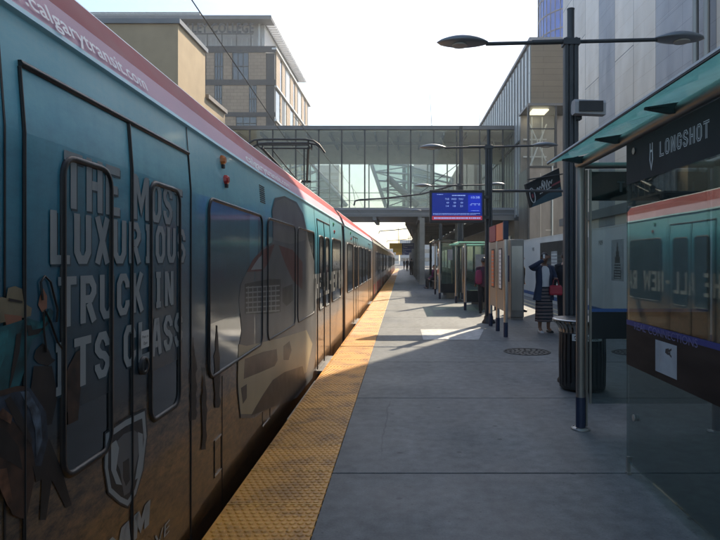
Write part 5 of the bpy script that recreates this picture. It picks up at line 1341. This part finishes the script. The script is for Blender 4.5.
def person(loc, label, rz, skin='skin_dark', hand_l=None, hand_r=None, elbow_l=None, elbow_r=None, feet=((-.09, -.05), (.09, .06)), group=None, sit=False, head_tilt=(0, 0), h=1.0, detail=True):
    """local frame: faces -Y, left arm on +X; metres; z up"""
    r = empty('person', loc, label, 'person', group); r.rotation_euler = (0, 0, rz); r.scale = (h, h, h)
    N = {}; E = []
    if sit: hipz = .50; kz = .48; ky = -.42
    else: hipz = .90
    N['pel'] = ((0, 0, hipz+.04), (.13, .10)); N['wai'] = ((0, 0, hipz+.20), (.12, .085)); N['che'] = ((0, -.01, hipz+.40), (.155, .105)); N['shc'] = ((0, .01, hipz+.52), (.11, .075))
    N['nek'] = ((0, .0, hipz+.60), .052); hx, hy = head_tilt
    N['hd0'] = ((hx*.3, -.02+hy*.3, hipz+.655), (.062, .070)); N['hd1'] = ((hx*.8, -.025+hy*.8, hipz+.735), (.076, .092)); N['hd2'] = ((hx, -.015+hy, hipz+.80), (.066, .08))
    E += [('pel', 'wai'), ('wai', 'che'), ('che', 'shc'), ('shc', 'nek'), ('nek', 'hd0'), ('hd0', 'hd1'), ('hd1', 'hd2')]
    for s, nm, el, ha in ((-1, 'r', elbow_r, hand_r), (1, 'l', elbow_l, hand_l)):
        sh = (s*.175, .01, hipz+.50); el = el or (s*.235, .03, hipz+.22); ha = ha or (s*.25, -.05, hipz-.02)
        N['sh'+nm] = (sh, .052); N['el'+nm] = (el, .039); N['wr'+nm] = (ha, .026)
        d = (Vector(ha)-Vector(el)).normalized(); N['pa'+nm] = (tuple(Vector(ha)+d*.055), (.036, .017))
        E += [('shc', 'sh'+nm), ('sh'+nm, 'el'+nm), ('el'+nm, 'wr'+nm), ('wr'+nm, 'pa'+nm)]
        sd_ = d.cross(Vector((0, 1, 0))) if abs(d.y) < .8 else d.cross(Vector((0, 0, 1))); sd_.normalize(); cu = d.cross(sd_).normalized()
        for f in range(4):
            p0 = Vector(N['pa'+nm][0])+d*.012+sd_*(-.027+.018*f); L_ = (.032, .038, .036, .028)[f]
            N['f%d%s' % (f, nm)] = (tuple(p0+d*L_), .0085); N['g%d%s' % (f, nm)] = (tuple(p0+d*L_*1.7+cu*.018), .007)
            if detail: E += [('pa'+nm, 'f%d%s' % (f, nm)), ('f%d%s' % (f, nm), 'g%d%s' % (f, nm))]
            else: N.pop('f%d%s' % (f, nm)); N.pop('g%d%s' % (f, nm))
        N['th'+nm] = (tuple(Vector(ha)+d*.045+sd_*.045+cu*.02), .0095); E.append(('wr'+nm, 'th'+nm))
    for s, nm, ft in ((-1, 'r', feet[0]), (1, 'l', feet[1])):
        N['hp'+nm] = ((s*.085, 0, hipz-.03), .088)
        if sit: N['kn'+nm] = ((s*.11, ky, kz), .06); N['an'+nm] = ((s*.11, ky-.02, .085), .04); N['to'+nm] = ((s*.12, ky-.17, .03), (.042, .026))
        else: N['kn'+nm] = ((s*.05+ft[0]*.5, ft[1]*.55-.015, .49), .058); N['an'+nm] = ((ft[0], ft[1]+.02, .085), .038); N['to'+nm] = ((ft[0]*1.15, ft[1]-.14, .03), (.042, .024))
        E += [('pel', 'hp'+nm), ('hp'+nm, 'kn'+nm), ('kn'+nm, 'an'+nm), ('an'+nm, 'to'+nm)]
    bd = skin_body(r, 'body', N, E, skin, 2 if detail else 1)
    # face
    fx, fy, fz = hx*.8, -.025+hy*.8, hipz+.735
    tubep(r, 'face', [([(fx, fy-.085, fz+.015), (fx, fy-.108, fz-.02), (fx, fy-.088, fz-.03)], [.008, .012, .006]), ([(fx-.022, fy-.082, fz-.055), (fx+.022, fy-.082, fz-.055)], .006)], skin, 6)
    tubep(r, 'eye', [([(fx+s*.03-.008, fy-.082, fz+.012), (fx+s*.03+.008, fy-.082, fz+.012)], .008) for s in (-1, 1)], 'ink', 6)
    tubep(r, 'ear', [([(fx+s*.078, fy, fz-.02), (fx+s*.082, fy+.01, fz+.02)], .012) for s in (-1, 1)], skin, 6)
    return r, N, (fx, fy, fz), hipz
def hair(r, f, mat='hair', bun=False):
    fx, fy, fz = f
    rg = []
    for k in range(8):
        u = k/7; z = fz-.045+.16*u; rr = math.sqrt(max(.02, 1-(abs(u-.35)/.68)**2)); rg.append((fx, fy+.022+(.0 if u > .55 else .02), z, .086*rr, .093*rr))
    loftp(r, 'hair', rg, mat, 16)
def sleeves(r, N, mat, k=1.35, to='wr'):
    for nm in 'rl':
        p = [N['shc'][0], N['sh'+nm][0], N['el'+nm][0]]; w = Vector(N['el'+nm][0]).lerp(Vector(N['wr'+nm][0]), .85); p[0] = tuple(Vector(N['shc'][0]).lerp(Vector(N['sh'+nm][0]), .45))
        tubep(r, 'sleeve', [([p[0], p[1], tuple(Vector(p[1]).lerp(Vector(p[2]), .5)), p[2], tuple(w)], [.075, .07, .06, .054, .042])], mat, 12)
def trousers(r, N, mat, hip):
    for nm in 'rl':
        a, c, e = N['hp'+nm][0], N['kn'+nm][0], N['an'+nm][0]
        tubep(r, 'trouser_leg', [([(a[0]*.8, a[1], a[2]+.06), a, tuple(Vector(a).lerp(Vector(c), .5)), c, tuple(Vector(c).lerp(Vector(e), .5)), (e[0], e[1], e[2]+.0)], [.10, .105, .09, .074, .066, .06])], mat, 12)
        t = N['to'+nm][0]; tubep(r, 'shoe', [([(e[0], e[1]+.04, .045), (e[0], e[1]-.02, .05), (t[0], t[1]+.02, .035), (t[0], t[1]-.03, .03)], [.04, .045, .042, .028])], 'black', 10)
# --- woman shading her face, striped skirt
wr, N, fh, hp = person((3.12, 12.9, 0), 'woman in navy cardigan and long striped skirt raising one hand to her face', .12,
    skin='skin_dark', hand_r=(-.035, -.17, 1.60), elbow_r=(-.36, -.12, 1.40), elbow_l=(.27, .0, 1.13), hand_l=(.20, -.20, 1.17), feet=((-.11, -.06), (.09, -.04)), head_tilt=(.015, -.01), h=1.0)
hair(wr, fh)
loftp(wr, 'top', [(0, 0, .93, .15, .115), (0, -.005, 1.08, .135, .105), (0, -.02, 1.27, .16, .125), (0, -.01, 1.38, .15, .10), (0, 0, 1.45, .075, .065)], 'white_cloth', 24)
b_ = MB()
def open_shell(rings, mat, name, root, a0, a1, n=22, th=.012):
    b = MB(); R1 = []
    for cx_, cy_, cz_, rx, ry in rings:
        o_ = [(cx_+rx*math.cos(a), cy_+ry*math.sin(a), cz_) for a in [a0+(a1-a0)*j/n for j in range(n+1)]]
        i_ = [(cx_+(rx-th)*math.cos(a), cy_+(ry-th)*math.sin(a), cz_) for a in [a1+(a0-a1)*j/n for j in range(n+1)]]
        R1.append(o_+i_)
    b.loft(R1, 0); sv = ORG[root.name]; ORG[root.name] = Vector((0, 0, 0)); o = b.build(name, mat, root); ORG[root.name] = sv
    return o
open_shell([(-.01, .01, .70, .235, .17), (0, .01, .85, .22, .16), (0, .01, .98, .19, .15), (0, 0, 1.10, .18, .145), (0, 0, 1.28, .19, .145), (0, .01, 1.40, .18, .115), (0, .01, 1.455, .11, .08)], 'denim', 'cardigan', wr, math.radians(-62), math.radians(242))
sleeves(wr, N, 'denim')
loftp(wr, 'skirt', [(0, 0, 1.0, .145, .115), (0, 0, .88, .175, .135), (0, -.01, .6, .185, .15, 0, .04), (0, -.015, .34, .19, .16, 0, .06), (0, -.02, .235, .195, .165, 0, .07)], 'stripes', 36)
for s, nm in ((-1, 'r'), (1, 'l')):
    t = N['to'+nm][0]; e = N['an'+nm][0]
    tubep(wr, 'sandal', [([(e[0], e[1]+.03, .018), (t[0], t[1]-.03, .014)], [.036, .04]), ([(e[0]-.04, e[1]-.02, .07), (e[0], e[1]-.06, .085), (e[0]+.04, e[1]-.02, .07)], .01)], 'white_cloth' if nm == 'r' else 'black', 8)
hb = empty('handbag', (3.30, 12.72, .88), 'red handbag hanging from the forearm of the woman in the striped skirt', 'handbag')
b = MB(); x, y, z = 3.335, 12.75, .82
b.loft([[(x+sx_*.5*w, y+sy*.5*d, z+h_) for sx_, sy in ((-1, -1), (1, -1), (1, 1), (-1, 1))] for w, d, h_ in ((.24, .11, 0), (.27, .13, .03), (.26, .11, .17), (.22, .05, .21))], 0, smooth=False); b.build('bag', 'redbag', hb)
b = MB(); b.tube([(x-.07, y-.03, z+.20), (x-.05, y-.03, z+.32), (x, y-.03, z+.35), (x+.05, y-.03, z+.32), (x+.07, y-.03, z+.20)], .007, 6); b.build('handle', 'redbag', hb)
ph = MB(); ph.bbox(3.05, 3.095, 12.70, 12.712, 1.615, 1.70, .004); tag(ph.build('phone', 'paper'), 'pale phone held up in the raised hand of the woman in the striped skirt', 'phone')
# --- man behind the lamp post
def simple(loc, label, rz, top='black_cloth', legs='black_cloth', skin='skin_light', group=None, sit=False, detail=False, h=1.0, **k):
    r, N, f, hp = person(loc, label, rz, skin=skin, sit=sit, detail=detail, group=group, h=h, **k)
    hair(r, f)
    loftp(r, 'jacket', [(0, 0, hp-.06, .165, .13), (0, 0, hp+.1, .165, .13), (0, -.01, hp+.25, .175, .135), (0, -.01, hp+.42, .20, .14), (0, 0, hp+.5, .17, .11), (0, 0, hp+.56, .08, .07)], top, 18)
    sleeves(r, N, top); trousers(r, N, legs, hp)
    return r
simple((3.78, 13.6, 0), 'person in black jacket half hidden behind the nearest lamp post', 2.9, elbow_r=(-.30, .03, 1.14), h=1.02, detail=True)
simple((3.63, 18.0, 0), 'person in dark jacket stepping out from behind the ticket cabinet, one sleeve showing', 1.2, elbow_l=(.30, .06, 1.16), hand_l=(.34, -.04, .93), detail=True)
pk = simple((2.42, 17.4, 0), 'person in plum coat standing at the green roofed shelter', 3.0, top='plum', legs='black_cloth', skin='skin_dark', h=.95)
bag = empty('backpack', (2.30, 17.35, 1.0), 'magenta backpack worn by the person in the plum coat', 'backpack')
b = MB(); b.loft([[(2.27+w*.75*math.cos(a), 17.33+d*math.sin(a), z) for a in [2*PI*j/14 for j in range(14)]] for w, d, z in ((.06, .05, .86), (.13, .10, .90), (.14, .11, 1.08), (.12, .09, 1.24), (.05, .04, 1.29))], 0); b.build('bag', 'magenta', bag)
b = MB(); b.tube([(2.28, 17.36, 1.26), (2.33, 17.33, 1.32), (2.37, 17.36, 1.30)], .012, 6); b.build('strap', 'magenta', bag)
# bench with two seated people
def bench(x0, x1, y0, y1, label):
    r = empty('bench', ((x0+x1)/2, (y0+y1)/2, 0), label, 'bench')
    b = MB()
    for k in range(4): xx = x0+(x1-x0)*k/4; b.box(xx, xx+(x1-x0)/4-.015, y0, y1, .43, .46)
    b.build('seat', 'dsteel', r)
    b = MB(); b.box(x1-.02, x1+.01, y0, y1, .5, .85); b.build('backrest', 'dsteel', r)
    for y in (y0+.1, y1-.16):
        b = MB(); b.box(x0+.03, x1-.02, y, y+.06, 0, .428); b.build('leg', 'blackmat', r)
bench(1.62, 2.1, 31.6, 34.6, 'metal bench with two seated people left of the shelters')
for k, (y, t_, lb) in enumerate(((32.3, 'black_cloth', 'seated person in black on the bench, nearer one'), (33.6, 'magenta', 'seated person in reddish top on the bench, farther one'))):
    simple((1.85, y, -.04), lb, -PI/2, top=t_, legs='black_cloth', sit=True, hand_r=(-.15, -.35, .55), hand_l=(.15, -.35, .55), elbow_r=(-.26, -.05, .68), elbow_l=(.26, -.05, .68))
f0 = simple((.75, 84, 0), 'distant standing person in black at the far end of the platform, right of two others', .3)
place_copy(f0, (.35, 98, 0), 'distant person in black at the very end of the platform, beside the train', rz=1.0)
place_copy(f0, (1.0, 62, 0), 'distant person in black walking beside the column row', rz=2.4)

# ============================================================ AIR
hz = MB(); hz.box(-60, 60, -30, 420, -1.95, 100)
ho = tag(hz.build('haze', []), kind='stuff')
hm = bpy.data.materials.new('street_haze'); hm.use_nodes = True; t = hm.node_tree; t.nodes.clear()
out = t.nodes.new('ShaderNodeOutputMaterial'); pv = t.nodes.new('ShaderNodeVolumePrincipled')
pv.inputs['Color'].default_value = (.93, .95, .97, 1); pv.inputs['Density'].default_value = .0007; pv.inputs['Anisotropy'].default_value = .6
t.links.new(pv.outputs[0], out.inputs['Volume']); ho.data.materials.append(hm)
S.cycles.volume_bounces = 0
